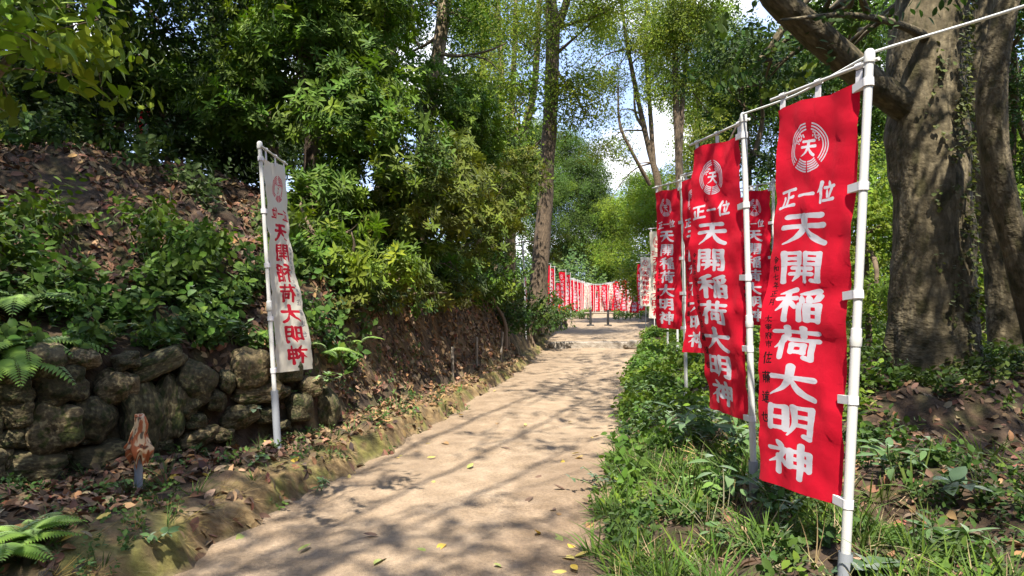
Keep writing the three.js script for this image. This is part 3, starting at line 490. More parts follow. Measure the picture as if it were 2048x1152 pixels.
// dark dense tree at the bend and the brighter trees behind it
const bush = (label, f, blobs, x = {}) => tree('leafy_tree', label, 'tree', { trunk: [foot(f.clone()), f.clone().lerp(blobs[0][0], 0.6), blobs[0][0]], rad: [0.06, 0.05, 0.03], sides: 9, step: 0.3, leaf: 'puff', mat: M.farLeaf, tone: TONE.broad, dens: 0.85, cr: 0.55, m: 10, gap: -0.25, limb: 0.07, ...x, blobs });
bush('dense dark evergreen tree at the bend beyond the tall forked trunk', at(1183, 640, 46.5), bs([1155, 370, 46, 60, 80, 2], [1165, 480, 45, 50, 60, 1.8], [1190, 430, 46, 34, 60, 1.5], [1130, 300, 47, 40, 40, 1.5], [1120, 520, 45, 40, 40, 1.2]), { tone: [0.06, 0.12, 0.008], rad: [0.08, 0.07, 0.04] });
bush('mid green tree left of the dense dark tree', at(1075, 640, 44), bs([1080, 400, 43, 60, 90, 2], [1020, 330, 44, 60, 60, 2], [1060, 280, 44, 50, 40, 1.5]), {});
bush('bright green tree standing under the sky gap', at(1268, 640, 45), bs([1250, 440, 44, 50, 50, 2], [1225, 520, 44, 50, 60, 2], [1280, 380, 45, 40, 34, 1.5]), { tone: TONE.bright });
bush('light green tree behind the third red banner', at(1330, 640, 28), bs([1310, 420, 28, 50, 60, 1.5], [1330, 520, 27, 50, 60, 1.5], [1290, 550, 28, 40, 50, 1.2]), { tone: TONE.bright });
bush('sunlit yellow green tree above the second red banner', at(1440, 640, 24), bs([1430, 280, 24, 60, 60, 1.5], [1470, 200, 24, 60, 70, 1.5], [1400, 340, 24, 40, 50, 1.2]), { tone: TONE.lime, dens: 0.75 });
bush('dark leafed tree between the two nearest red banners', at(1500, 640, 15), bs([1500, 300, 15, 70, 70, 1], [1520, 170, 14.5, 80, 80, 1], [1470, 110, 15, 60, 70, 1]), { tone: TONE.dark, leaf: 'broad', dens: 0.75, cr: 0.45, size: 1.1 });
bush('bright leafy understorey tree seen left of the massive old trunk', at(1740, 680, 12.5), bs([1730, 470, 12.5, 60, 70, 0.8], [1750, 620, 12, 60, 50, 0.8], [1700, 380, 13, 60, 50, 0.8]), { tone: TONE.bright, leaf: 'broad', dens: 0.75, cr: 0.4 });
bush('sunlit understorey tree right of the massive old trunk', at(1960, 760, 11.5), bs([1965, 560, 11.5, 60, 90, 0.9], [1960, 720, 10.8, 60, 50, 0.7], [2010, 460, 12, 50, 60, 0.8], [1960, 400, 12.5, 50, 60, 0.8]), { tone: TONE.bright, leaf: 'broad', dens: 0.75, cr: 0.36 });
bush('shadowy tree at the upper right behind the leaning trunk', at(2020, 640, 13), bs([2030, 160, 12, 70, 120, 1], [1990, 40, 11, 90, 60, 1], [2060, 380, 12, 50, 80, 1]), { tone: TONE.dark, leaf: 'broad', dens: 0.75, cr: 0.42 });
bush('green thicket tree behind the second row of red banners', at(1560, 660, 17), bs([1560, 480, 17, 80, 90, 1.2], [1620, 380, 18, 90, 90, 1.2], [1660, 560, 16, 70, 70, 1]), { tone: TONE.bright, cr: 0.5 });
bush('tall background tree beyond the nearest red banner', at(1780, 640, 22), bs([1740, 250, 22, 110, 110, 2], [1620, 180, 22, 110, 110, 2], [1830, 420, 20, 120, 120, 1.6], [1700, 60, 21, 110, 80, 2]), { tone: TONE.laurel });
bush('leafy tree filling the far right background', at(2000, 640, 20), bs([1990, 260, 20, 120, 130, 2], [1990, 520, 18, 110, 120, 1.5], [2120, 400, 18, 120, 200, 2]), { tone: TONE.bright });
bush('broad background tree far behind the left crest', at(330, 400, 20), bs([380, 190, 20, 110, 80, 1.5], [180, 230, 20, 90, 70, 1.5], [600, 260, 19, 100, 90, 1.5]), { tone: TONE.dark, dens: 0.75 });
bush('green background tree behind the slender stems at mid left', at(950, 560, 28), bs([930, 380, 28, 70, 80, 2], [990, 420, 28, 50, 60, 1.6]), { tone: TONE.broad });

// tall crowns over and behind the viewer, out of view: they dapple the path and shade the banks
const over = (label, x, z, h, blobs, dens = 0.22) => tree('overhead_tree', label, 'tree', { trunk: [foot(V(x, 0, z)), V(x + 0.1, h * 0.5, z), V(x - 0.1, h, z)], rad: [0.3, 0.24, 0.14], step: 0.4, leaf: 'broad', tone: TONE.dark, dens, cr: 0.5, m: 8, gap: 0.0, limb: 0.035, twigs: 3, blobs });
over('tall broad tree behind the viewer on the right verge', 3.8, 1.5, 9, [C(3.2, 7.8, -0.2, 1.5, 0.9, 1.8, 0.85), C(3.6, 9, 2.0, 2.2, 1.2, 2.0, 1), C(4.6, 8.2, -1.8, 1.8, 0.9, 1.8, 1), C(3.0, 8.8, 4.4, 2.2, 1, 1.8, 1)], 0.5);
over('tall thin crowned tree behind the viewer beside the path', -3.4, 4.6, 9.5, [C(0.2, 8.4, -1.9, 1.6, 0.7, 1.2, 1), C(0.9, 9.2, -5, 1.7, 0.8, 1.7, 1), C(-0.7, 8.8, 1.1, 1.3, 0.7, 1.2, 1), C(1.7, 9.6, -8.4, 1.8, 0.9, 2, 1)], 0.3);
over('tall broad tree on the left slope behind the viewer', -5.6, 1.2, 9, [C(-3.6, 7.6, -0.9, 1.9, 1, 2.2, 0.8), C(-4.8, 9, 1, 2.2, 1.2, 2.2, 1), C(-2.6, 8.2, -3.2, 1.4, 0.9, 1.6, 0.95), C(-2.4, 8.0, 1.6, 1.5, 0.9, 1.8, 0.9)], 0.55);
over('tall tree on the left crest beside the viewer', -7.2, -3.6, 9, [C(-5.4, 8, -4, 1.9, 1, 2.2, 0.8), C(-6.6, 9, -6, 2.2, 1.2, 2.2, 1), C(-3.8, 8.6, -5, 1.3, 0.8, 1.2, 0.95), C(-5.0, 6.7, -5.0, 1.5, 0.6, 1.3, 0.8), C(-4.2, 6.4, -3.2, 1.2, 0.5, 1.2, 0.8)], 0.6);
over('tall tree on the right verge beyond the massive trunk', 8.65, -13.4, 11, [C(4.4, 9.4, -9.2, 1.8, 1, 2.2, 0.9), C(5.6, 10, -12.6, 2.4, 1.4, 2.4, 1), C(3.0, 10.8, -13.4, 2, 1, 2.4, 1), C(4.4, 10.5, -17, 2, 1, 2.4, 1)], 0.3);

// far woods that close the view
{
  const list = []; sprigSeed(900);
  for (let i = 0; i < 9000; i++) {
    const a = rr(-1.15, 1.15), d = rr(40, 62), x = Math.tan(a * 0.75) * d, hh = 5.5 + 2.6 * fbm2(x * 0.12, d * 0.1, 3) - 2.6 * Math.exp(-(((x - 6.5) / 3.2) ** 2));
    const y = rr(0.2, hh) * (0.5 + 0.5 * rnd()) + 0.2, n = fbm3(x * 0.3, y * 0.4, d * 0.3, 3); if (n < -0.22) continue;
    list.push({ m: pose(V(x, y, -d), V(rr(-0.6, 0.6), 1, rr(-0.2, 0.9)), rr(1, 1.8), rr(0, 6)), c: tint([0.075 + 0.06 * n, 0.145 + 0.09 * n, 0.03], 0.3, 0.15) });
  }
  tag(inst('far_woods', G.farpuff[0], M.farLeaf, list), 'distant mass of green woodland closing the view behind the path', 'woods', null, 'stuff');
}
{ // the same wood goes on round and behind the viewer
  const list = []; sprigSeed(950);
  for (let i = 0; i < 9000; i++) {
    const k = rnd(), x = k < 0.5 ? rr(-16, 16) : k < 0.75 ? rr(10, 16) : rr(-15, -9), z = k < 0.5 ? rr(6, 13) : rr(-6, 7);
    if (z < -Math.abs(x) * 1.05) continue;
    const hh = 8 + 2 * fbm2(x * 0.2, z * 0.2, 2), y = rr(0, hh); if (fbm3(x * 0.3, y * 0.3, z * 0.3, 2) < -0.2) continue;
    list.push({ m: pose(V(x, y, z), V(rr(-0.6, 0.6), 1, rr(-0.6, 0.6)), rr(1, 1.7), rr(0, 6)), c: tint([0.055, 0.105, 0.012], 0.3) });
  }
  tag(inst('surrounding_woods', G.farpuff[0], M.farLeaf, list), 'green woodland going on round and behind the viewpoint', 'woods', null, 'stuff');
}
// ------------------------------------------------------------------ banners
// brush strokes of each character on a 100 x 100 square: h level, v upright, p falling left, n falling right, d dot
const KANJI = {
  天: 'h15,15,87,12 h8,45,93,41 p50,15,47,48,32,74,7,93 n51,45,64,68,80,83,97,92',
  大: 'h6,40,95,36 p48,6,46,42,32,70,6,94 n50,42,62,66,78,82,97,92',
  一: 'h8,52,94,46',
  正: 'h12,14,90,11 v52,14,52,86 h53,48,84,46 v26,44,26,86 h5,88,96,85',
  位: 'p30,6,22,28,6,50 v22,34,22,94 d66,5,70,18 h42,30,94,27 d54,42,60,70 p84,38,78,60,70,82 h38,88,97,85',
  開: 'v10,8,10,95 h10,10,42,10 v42,10,42,42 h10,26,42,26 h10,41,42,41 v58,10,58,42 h58,10,90,10 v90,10,90,90,78,88 h58,26,90,26 h58,41,90,41 h28,54,74,54 h24,71,76,70 p42,54,40,76,30,92 v60,54,60,92',
  稲: 'p42,6,26,13,8,19 h5,33,46,30 v26,16,26,96 p26,34,18,52,4,68 n28,36,36,46,46,56 p92,6,72,14,54,18 d58,24,62,38 d74,22,77,36 p94,20,90,30,84,38 v57,48,57,93 v72,48,72,92 h72,48,94,46 v94,46,94,93 h72,68,94,68 h72,90,94,90',
  荷: 'h6,18,95,15 v33,5,33,28 v66,4,66,28 p28,34,20,50,6,66 v20,50,20,95 h38,40,96,37 v42,54,42,76 h42,54,66,53 v66,53,66,75 h42,74,66,73 v83,40,83,92,70,88',
  明: 'v8,16,8,80 h8,17,40,15 v40,15,40,80 h8,47,40,46 h8,77,40,76 p57,10,57,60,44,94 h57,11,92,9 v92,9,92,92,80,88 h58,36,92,35 h57,60,92,59',
  神: 'd24,5,33,17 h6,29,44,26 p42,27,26,52,4,70 v25,48,25,95 d32,52,45,66 v54,24,54,70 h54,25,94,23 v94,23,94,70 h54,46,94,45 h54,68,94,67 v74,5,74,99',
  令: 'p50,4,32,28,4,46 n50,6,68,28,97,44 h34,44,66,43 h24,60,76,58 p76,58,64,76,52,88 v46,60,46,97',
  和: 'p44,8,26,16,10,19 h5,36,50,33 v28,17,28,95 p28,38,18,56,4,70 d30,42,46,58 v60,32,60,80 h60,33,92,31 v92,31,92,80 h60,76,92,75',
  七: 'h6,48,94,38 v42,8,42,76,52,86,88,84,92,70',
  五: 'h12,12,88,10 v46,12,36,88 h22,46,76,44 v76,44,72,88 h4,90,97,88',
  年: 'p34,4,24,20,10,32 h28,20,88,18 h28,44,84,42 v28,44,28,66 h4,68,97,65 v58,20,58,97',
  月: 'p28,8,28,60,14,94 h28,9,80,8 v80,8,80,92,68,88 h28,34,80,33 h28,58,80,57',
  太: 'h6,38,95,34 p48,5,46,40,32,70,6,92 n50,40,62,66,78,82,97,90 d44,74,56,90',
  宰: 'd50,2,50,14 d10,16,8,30 h10,18,92,17 p92,17,90,24,84,30 h20,38,80,36 h12,54,88,52 h26,70,76,68 v50,28,50,98',
  府: 'd52,2,54,12 h14,16,94,14 p16,16,16,60,4,94 p40,26,34,42,22,54 v32,46,32,92 h48,42,96,40 v78,26,78,90,66,86 d56,54,64,66',
  市: 'd50,2,50,16 h6,22,95,20 v22,38,22,78 h22,39,80,38 v80,38,80,76,70,74 v50,22,50,98',
  佐: 'p28,6,20,28,5,48 v20,34,20,95 h38,26,94,23 p60,6,56,44,34,90 h52,56,88,54 v70,56,70,86 h44,88,97,85',
  藤: 'h6,14,95,12 v34,4,34,24 v66,4,66,24 p14,34,14,66,6,94 h14,34,36,34 v36,34,36,92 h14,52,36,52 h14,70,36,70 d52,28,58,36 d82,26,76,36 h46,42,92,40 h42,54,96,52 p64,30,58,56,42,70 n70,54,80,62,96,68 v68,62,68,92 p60,72,54,80,46,86 n78,72,86,80,94,88',
  達: 'd10,10,18,20 h6,38,22,38 v22,38,20,70 n6,86,30,80,60,92,97,90 h40,16,86,14 v62,4,62,30 h34,32,94,30 d50,36,54,44 d78,36,72,44 h40,50,88,48 h42,62,86,60 h36,74,94,72 v64,46,64,84',
  也: 'h6,46,86,34 v86,34,84,66,72,60 v56,8,56,66 v26,22,26,78,40,90,92,88,94,72',
};
function write(ctx, ch, x, y, w, h, bold) { // character box with its top left corner at x, y
  for (const s of KANJI[ch].split(' ')) {
    const kind = s[0], q = s.slice(1).split(',').map(Number), pts = []; for (let i = 0; i < q.length; i += 2) pts.push(new THREE.Vector3(q[i], q[i + 1], 0));
    const c = new THREE.CatmullRomCurve3(pts, false, 'chordal'), n = 14, width = { h: [0.95, 0.8, 1.1], v: [1.15, 1, 1.05], p: [1.2, 1, 0.3], n: [0.55, 1.1, 0.95], d: [0.6, 1.1, 1.15] }[kind];
    const corner = kind === 'v' && pts.length > 2;
    for (let i = 0; i <= n * 3; i++) {
      const t = i / (n * 3); let p;
      if (corner) { const k = Math.min(t * (pts.length - 1), pts.length - 1.0001), k0 = Math.floor(k); p = pts[k0].clone().lerp(pts[k0 + 1], k - k0); } else p = c.getPoint(t);
      const r = bold * 0.5 * (t < 0.5 ? lerp(width[0], width[1], t * 2) : lerp(width[1], width[2], t * 2 - 1));
      ctx.beginPath(); ctx.ellipse(x + p.x / 100 * w, y + p.y / 100 * h, r * w / 100, r * h / 100, 0, 0, Math.PI * 2); ctx.fill();
    }
  }
}
function cloth(bg, ink, small, smallInk, date) {
  const w = 512, h = 1664, cv = document.createElement('canvas'); cv.width = w; cv.height = h; const x = cv.getContext('2d');
  x.fillStyle = bg; x.fillRect(0, 0, w, h);
  x.fillStyle = ink; x.strokeStyle = ink;
  const cx = w * 0.42, cy = h * 0.125, rx = 118, ry = 104;  // round crest of rice ears about the first character
  const arc = (f, a, b, lw) => { x.lineWidth = lw; x.beginPath(); x.ellipse(cx, cy, rx * f, ry * f, 0, a, b); x.stroke(); };
  for (const f of [1, 0.88, 0.76]) { arc(f, Math.PI * 0.78, Math.PI * 1.46, 7); arc(f, -Math.PI * 0.44, Math.PI * 0.22, 7); }
  for (const f of [1, 0.9, 0.8, 0.7, 0.6]) { arc(f, Math.PI * 0.27, Math.PI * 0.49, 7); arc(f, Math.PI * 0.52, Math.PI * 0.74, 7); }
  for (let k = 0; k < 26; k++) { const a = (k % 2 ? -Math.PI * 0.42 : Math.PI * 1.12) + (k >> 1) % 7 * 0.14, f = 0.52 + (k % 3) * 0.075; if (Math.abs(Math.cos(a)) > 0.35) { x.beginPath(); x.ellipse(cx + Math.cos(a) * rx * f, cy + Math.sin(a) * ry * f, 5.5, 4, a, 0, 7); x.fill(); } }
  write(x, '天', cx - 42, cy - 38, 84, 80, 16);
  [...'正一位'].forEach((c, i) => write(x, c, w * 0.06 + i * w * 0.245, h * (0.222 - i * 0.004), w * 0.225, h * 0.056, 15));
  [...'天開稲荷大明神'].forEach((c, i) => write(x, c, w * 0.135, h * (0.288 + i * 0.0985), w * 0.56, h * 0.088, { 開: 11.8, 稲: 12.6, 荷: 13, 明: 14, 神: 13.6 }[c] ?? 16));
  x.fillStyle = smallInk;
  [...(date + ' 太宰府市')].forEach((c, i) => c !== ' ' && write(x, c, w * 0.055, h * (0.40 + i * 0.0225), w * 0.075, h * 0.019, 11.5));
  [...small].forEach((c, i) => write(x, c, w * 0.04, h * (0.655 + i * 0.052), w * 0.105, h * 0.033, 10.8));
  const t = new THREE.CanvasTexture(cv); t.colorSpace = THREE.SRGBColorSpace; t.magFilter = THREE.LinearFilter; return t;
}
const weave = tex(256, 256, (u, v) => 0.5 + 0.25 * Math.sin(u * 256 * 1.57) * Math.sin(v * 256 * 1.57) + 0.6 * sandC(u * 0.5, v * 0.5), false, 2, 7);
const clothMat = (t) => phy({ map: t, roughness: 0.95, specularIntensity: 0.35, transmission: 0.25, thickness: 0, side: THREE.DoubleSide, bumpMap: weave, bumpScale: 0.002 });
const RED = '#d2062a', redA = clothMat(cloth(RED, '#d0cdd4', '佐藤達也', '#1e0308', '令和七年正月')), redB = clothMat(cloth(RED, '#d0cdd4', '佐藤達也', '#1e0308', '令和五年十月'.replace('十', '七'))),
  whiteA = clothMat(cloth('#ded7c6', '#c8142e', '佐藤達也', '#77747a', '令和七年正月'));
function clothGeo(w, h, sway, seed, sag = 0, swing = 0) {
  const nx = 12, ny = 48, pos = [], uv = [], idx = [];
  for (let j = 0; j <= ny; j++) for (let i = 0; i <= nx; i++) {
    const a = i / nx, b = j / ny, fold = [0.115, 0.24, 0.365, 0.49, 0.615, 0.74, 0.865].reduce((s, f) => s + Math.max(0, 1 - Math.abs(b - f) / 0.022), 0);
    const z = sway * (a * (0.25 + b) * Math.sin(b * 5 + seed * 2 + a * 1.5) + 0.5 * a * a * Math.sin(seed + b * 2.5)) + 0.008 * fold * (seed % 2 ? 1 : -1) + 0.014 * n2(a * 3 + seed * 9, b * 6) + 0.004 * n2(a * 7 + seed * 5, b * 22) + swing * a * Math.pow(b, 1.4);
    const x = a * w + 0.012 * Math.sin(b * 7 + seed) * a, y = -b * h - sag * Math.sin(a * Math.PI) * (b > 0.97 ? 1 : b * 0.4) - 0.012 * Math.sin(a * Math.PI * 2) * (1 - b) - 0.03 * a * b * (seed % 2);
    pos.push(x, y, z); uv.push(1 - a, 1 - b);
  }
  for (let j = 0; j < ny; j++) for (let i = 0; i < nx; i++) { const a = j * (nx + 1) + i, b = a + nx + 1; idx.push(a, b, a + 1, a + 1, b, b + 1); }
  return geoFrom(pos, idx, uv);
}
const cyl = (r0, r1, y0, y1, s = 14) => new THREE.CylinderGeometry(r1, r0, y1 - y0, s).translate(0, (y0 + y1) / 2, 0);
function band(x0, x1, hgt) { // a strip looped round the pole: back and front with thickness
  const g = new THREE.Shape(); g.moveTo(x1, -0.003); g.lineTo(0.01, -0.0195); g.absarc(0, 0, 0.0222, -Math.PI / 2 + 0.42, Math.PI / 2 - 0.42, true); g.lineTo(0.01, 0.0195); g.lineTo(x1, 0.003); g.lineTo(x1, -0.003);
  return new THREE.ExtrudeGeometry(g, { depth: hgt, bevelEnabled: false, curveSegments: 10 }).rotateX(-Math.PI / 2).translate(0, -hgt / 2, 0);
}
const sideBand = band(0, 0.085, 0.036), rodBand = new THREE.CylinderGeometry(0.0135, 0.0135, 0.036, 10, 1, true).rotateZ(Math.PI / 2), rodTab = new THREE.BoxGeometry(0.036, 0.075, 0.003);
let bannerNo = 0;
/* pole foot x, d; pole top height; rod direction: angle turned away from straight left; cloth w, h */
function banner(o) {
  const y0 = H(o.x, o.d), t = thing(o.name, o.label, 'banner', V(o.x, y0, -o.d), o.group), top = o.top - y0, w = o.w ?? 0.48, h = o.h ?? 1.78, far = o.far, k = bannerNo++;
  t.rotation.order = 'ZYX'; t.rotation.y = o.yaw; t.rotation.z = o.lean ?? 0; t.rotation.x = o.pitch ?? 0;
  const s = far ? 7 : 16, pr = o.pr ?? 0.0175, mid = top * 0.47;
  if (!far) {
    mesh('pole', mergeGeometries([cyl(pr * 1.15, pr * 1.15, -0.1, mid, s), cyl(pr, pr, mid - 0.02, top, s)]), M.white, t);
    mesh('joint', new THREE.LatheGeometry([[pr, mid - 0.045], [0.0235, mid - 0.04], [0.0245, mid - 0.005], [0.0215, mid], [0.0215, mid + 0.03], [0.018, mid + 0.035], [pr * 0.9, mid + 0.036]].map((p) => new THREE.Vector2(...p)), s), M.white, t);
    mesh('pole_cap', new THREE.LatheGeometry([[0, top + 0.03], [0.012, top + 0.026], [0.021, top + 0.015], [0.0225, top - 0.03], [0.018, top - 0.034]].map((p) => new THREE.Vector2(...p)), s), M.white, t);
    mesh('socket', new THREE.LatheGeometry([[0.0285, -0.3], [0.0285, o.socket ?? 0.2], [0.0255, o.socket ?? 0.2], [0.0245, (o.socket ?? 0.2) - 0.04]].map((p) => new THREE.Vector2(...p)), s), M.pvc, t);
  } else mesh('pole', mergeGeometries([cyl(pr, pr * 0.85, -0.1, top, s)]), M.white, t);
  mesh('rod', new THREE.CylinderGeometry(0.0085, 0.0085, w + 0.16, 8).rotateZ(Math.PI / 2).translate((w + 0.1) / 2, 0, 0.02).rotateZ(o.droop ?? 0).translate(0, top - 0.02, 0), M.white, t);
  const c = mesh('cloth', clothGeo(w, h, o.sway ?? 0.03, o.seed ?? k, o.sag ?? 0, o.swing ?? 0), o.mat, t); c.position.set(0.055, top - 0.095, 0.005);
  if (!far) {
    for (const a of [0.035, 0.5, 0.965]) { const b = mesh('tab', rodTab, M.tab, t); b.position.set(0.055 + a * w, top - 0.075 + (a * w) * (o.droop ?? 0), 0.02); const l = mesh('tab', rodBand, M.tab, t); l.position.set(0.055 + a * w, top - 0.02 + (a * w + 0.05) * Math.sin(o.droop ?? 0), 0.02); }
    for (const b of [0.01, 0.25, 0.5, 0.745, 0.985]) { const m = mesh('tab', sideBand, M.tab, t); m.position.set(0, top - 0.095 - b * h, 0); m.rotation.z = rr(-0.12, 0.06); }
  }
  return t;
}
sprigSeed(1200);
const yawOf = (dx, dd) => Math.atan2(dd, dx);      // rod runs dx metres sideways and dd metres away
const topAt = (v, d) => EYE - (v - 576) / F * d;
banner({ name: 'red_banner', label: 'nearest and largest red banner with white characters, in front at the right', x: 1.395, d: 2.85, top: 2.53, yaw: yawOf(-0.17, 0.57), lean: -0.048, w: 0.53, h: 1.82, mat: redA, sway: 0.02, seed: 3, socket: 0.14 });
banner({ name: 'red_banner', label: 'second red banner from the front, its bottom hem touching tall grass', x: 1.50, d: 4.2, top: 2.61, yaw: yawOf(-0.17, 0.56), lean: 0.028, w: 0.52, h: 1.8, mat: redB, sway: 0.045, seed: 4, socket: 0.25, droop: -0.03 });
banner({ name: 'red_banner', label: 'narrow strip of red banner squeezed behind the second red banner', x: 1.80, d: 6.0, top: 2.66, yaw: yawOf(-0.16, 0.52), w: 0.48, h: 1.6, mat: redB, seed: 5 });
banner({ name: 'red_banner', label: 'third clearly readable red banner, beyond the second one beside the path', x: 1.98, d: 7.7, top: 2.80, yaw: yawOf(-0.19, 0.52), lean: 0.02, w: 0.52, h: 1.63, mat: redA, sway: 0.04, seed: 6 });
banner({ name: 'red_banner', label: 'red banner half hidden on the left behind the third red banner', x: 2.98, d: 12.2, top: 2.82, yaw: yawOf(-0.25, 0.5), lean: 0.01, mat: redB, seed: 7 });
banner({ name: 'white_banner', label: 'white banner edge just left of the half hidden red banner at the right', x: 3.12, d: 13.6, top: 2.80, yaw: yawOf(-0.28, 0.5), mat: whiteA, seed: 8 });
banner({ name: 'red_banner', label: 'left of two red banners standing back between the two nearest ones', x: 3.28, d: 9.3, top: 2.92, yaw: yawOf(-0.2, 0.5), mat: redA, seed: 9 });
banner({ name: 'red_banner', label: 'right of two red banners standing back, partly behind the nearest banner', x: 3.35, d: 8.7, top: 2.93, yaw: yawOf(-0.22, 0.48), mat: redB, seed: 10 });
banner({ name: 'white_banner', label: 'near white banner with mirrored red characters standing before the stone wall', x: -1.87, d: 5.42, top: 2.70, yaw: yawOf(0.0, 0.60), lean: 0.06, w: 0.46, h: 1.74, mat: whiteA, sway: 0.035, swing: 0.13, droop: -0.06, seed: 1, socket: 0.46, pr: 0.0155 });
banner({ name: 'white_banner', label: 'far white banner on the left bank before the tall forked trunk', x: 0.33, d: 16, top: 2.66, yaw: yawOf(-0.05, 0.5), lean: 0.03, w: 0.38, h: 1.44, mat: whiteA, far: 1, seed: 2, pr: 0.018, sway: 0.04, swing: 0.16 });
banner({ name: 'red_banner', label: 'red banner among the trees on the crest of the dark left slope', x: -5.75, d: 10.4, top: 5.3, yaw: yawOf(-0.06, 0.55), mat: redB, far: 1, seed: 3, pr: 0.02, w: 0.44 });
const px = (d) => d / F;
function farBanner(u, vTop, d, wpx, red, label, group, side = -1) {
  const w = 0.46, f = clamp(Math.abs(wpx) * px(d) / w, 0.05, 0.98), A = Math.acos(f);
  banner({ name: red ? 'red_banner' : 'white_banner', label, group, x: (u - 1024) * px(d), d, top: topAt(vTop - 4, d), yaw: side < 0 ? Math.PI - A : A, w, h: group ? 1.46 : 1.64, mat: red ? (bannerNo % 2 ? redA : redB) : whiteA, far: 1, seed: bannerNo % 11, lean: rr(-0.03, 0.03), pr: 0.016, sway: 0.07 });
}
farBanner(1309, 512, 22.5, 22, 0, 'white banner facing us at the right path edge beyond the step');
farBanner(1291, 527, 24, 14, 1, 'red banner right behind the white one facing us at the right path edge');
farBanner(1279, 550, 29.5, 11, 1, 'small red banner between two white ones at the right path edge');
farBanner(1268, 560, 33, 11, 0, 'small white banner leftmost of the group at the right path edge');
farBanner(1076, 551, 26, 7, 1, 'sliver of red banner right beside the tall forked trunk');
farBanner(1100, 530, 28, 13, 1, 'red banner, first right of the tall forked trunk with its pole showing');
farBanner(1110, 536, 28.6, 9, 1, 'red banner standing close right of the first one past the forked trunk');
farBanner(1122, 566, 31, 8, 1, 'short red banner standing lower between taller ones at the bend');
farBanner(1133, 543, 28.5, 11, 1, 'tall red banner near the middle of the left group at the bend');
farBanner(1142, 549, 29.5, 9, 1, 'red banner at the right end of the left group at the bend');
for (let i = 0; i < 44; i++) {
  const u = 1146 + i * 2.6 + rr(-0.8, 0.8), red = hash(i, 3.7) < 0.72, far = Math.sin(i / 43 * Math.PI);
  farBanner(u, 560 + 12 * far + rr(-1, 1), 33 + 7 * far + rr(-1.2, 1.2), rr(6, 11), red, (red ? 'small red banner' : 'small white banner') + ' in the dense distant row across the end of the path', (red ? 'red' : 'white') + ' banners of the dense distant row');
}
{ // cord along the pole tops
  const p = [V(2.05, 2.53, -1.55), V(1.53, 2.545, -2.85), V(1.425, 2.625, -4.2), V(1.80, 2.68, -6.0), V(1.93, 2.81, -7.7)], gs = [];
  for (let i = 0; i + 1 < p.length; i++) { const m = p[i].clone().lerp(p[i + 1], 0.5); m.y -= 0.03; gs.push(tube([p[i], m, p[i + 1]], [0.006, 0.006], 6, 0.1)); }
  const t = thing('cord', 'thin white cord strung along the tops of the nearest banner poles', 'cord', p[1].clone());
  mesh('cord_line', local(mergeGeometries(gs), t), M.cord, t);
}

// ------------------------------------------------------------------ step, barrier, edging, stakes
{
  const st = thing('stone_step', 'low concrete step across the path with rocks at its right end', 'step', V(2, 0, -17.4));
  const s = new THREE.Shape(); const L = 1.05, R = 2.95; s.moveTo(L, 0.02); const top = [], bot = [];
  for (let i = 0; i <= 24; i++) { const x = lerp(L, R, i / 24); bot.push([x, -17.28 + 0.03 * n2(x * 3, 1) - 0.03 * Math.sin(i / 24 * 3)]); }
  const pos = [], idx = []; bot.forEach(([x, z]) => { const y = 0.175 + 0.012 * n2(x * 4, 5); pos.push(x, -0.1, z + 0.02, x, y - 0.025, z + 0.008, x, y, z - 0.02, x, y, z - 0.22, x, y - 0.12, z - 0.25); });
  for (let i = 0; i < 24; i++) for (let k = 0; k < 4; k++) { const a = i * 5 + k, b = a + 5; idx.push(a, b, a + 1, a + 1, b, b + 1); }
  const g = geoFrom(pos, idx, pos.filter((_, i) => i % 3 !== 2)); mesh('slab', local(g, st), M.concrete, st);
  [[3.08, 0.12], [3.3, 0.1], [2.9, 0.07], [3.48, 0.08], [1.0, 0.07]].forEach(([x, r], i) => { const m = mesh('rock', rocks[i], M.concrete, st); m.position.set(x - 2, 0.1, 0.12 - (i % 2) * 0.12); m.scale.set(r * 1.3, r, r); m.rotation.y = i; });
}
{
  const d = 24.5, x0 = (1168 - 1024) * px(d), x1 = (1227 - 1024) * px(d), b = thing('barrier', 'low bar barrier on two dark posts across the far path', 'barrier', V((x0 + x1) / 2, H(2.9, d), -d)), y = topAt(626, d) - b.position.y;
  mesh('bar', new THREE.CylinderGeometry(0.032, 0.032, x1 - x0, 10).rotateZ(Math.PI / 2).translate(0, y, 0), M.concrete, b);
  [1181, 1216].forEach((u, i) => { const x = (u - 1024) * px(d) - b.position.x, g = cyl(0.045, 0.045, 0, y + 0.12, 10).translate(x, 0, 0); mesh('post', g, M.black, b); mesh('post_foot', new THREE.CylinderGeometry(0.13, 0.15, 0.06, 14).translate(x, 0.03, 0), M.black, b); });
}
{
  const d = 22.5, e = thing('log_edging', 'low wooden posts and rail holding the left path edge beyond the step', 'edging', ground((1120 - 1024) * px(d), d));
  [[1106, 22.0, 0.34], [1115, 22.2, 0.32], [1122, 22.5, 0.3], [1131, 22.8, 0.36]].forEach(([u, dd, h], i) => { const p = ground((u - 1024) * px(dd), dd).sub(e.position); mesh('post', cyl(0.05, 0.045, -0.05, h, 9).translate(p.x, p.y, p.z), i === 3 ? M.paleBark : M.stake, e); });
  const a = ground((1104 - 1024) * px(21.9), 21.9).sub(e.position), b = ground((1133 - 1024) * px(22.9), 22.9).sub(e.position); a.y += 0.2; b.y += 0.2; a.x -= 0.08; b.x -= 0.08;
  mesh('rail', tube([a, a.clone().lerp(b, 0.5), b], [0.07, 0.07], 9, 0.2, 0.1), M.bark, e);
}
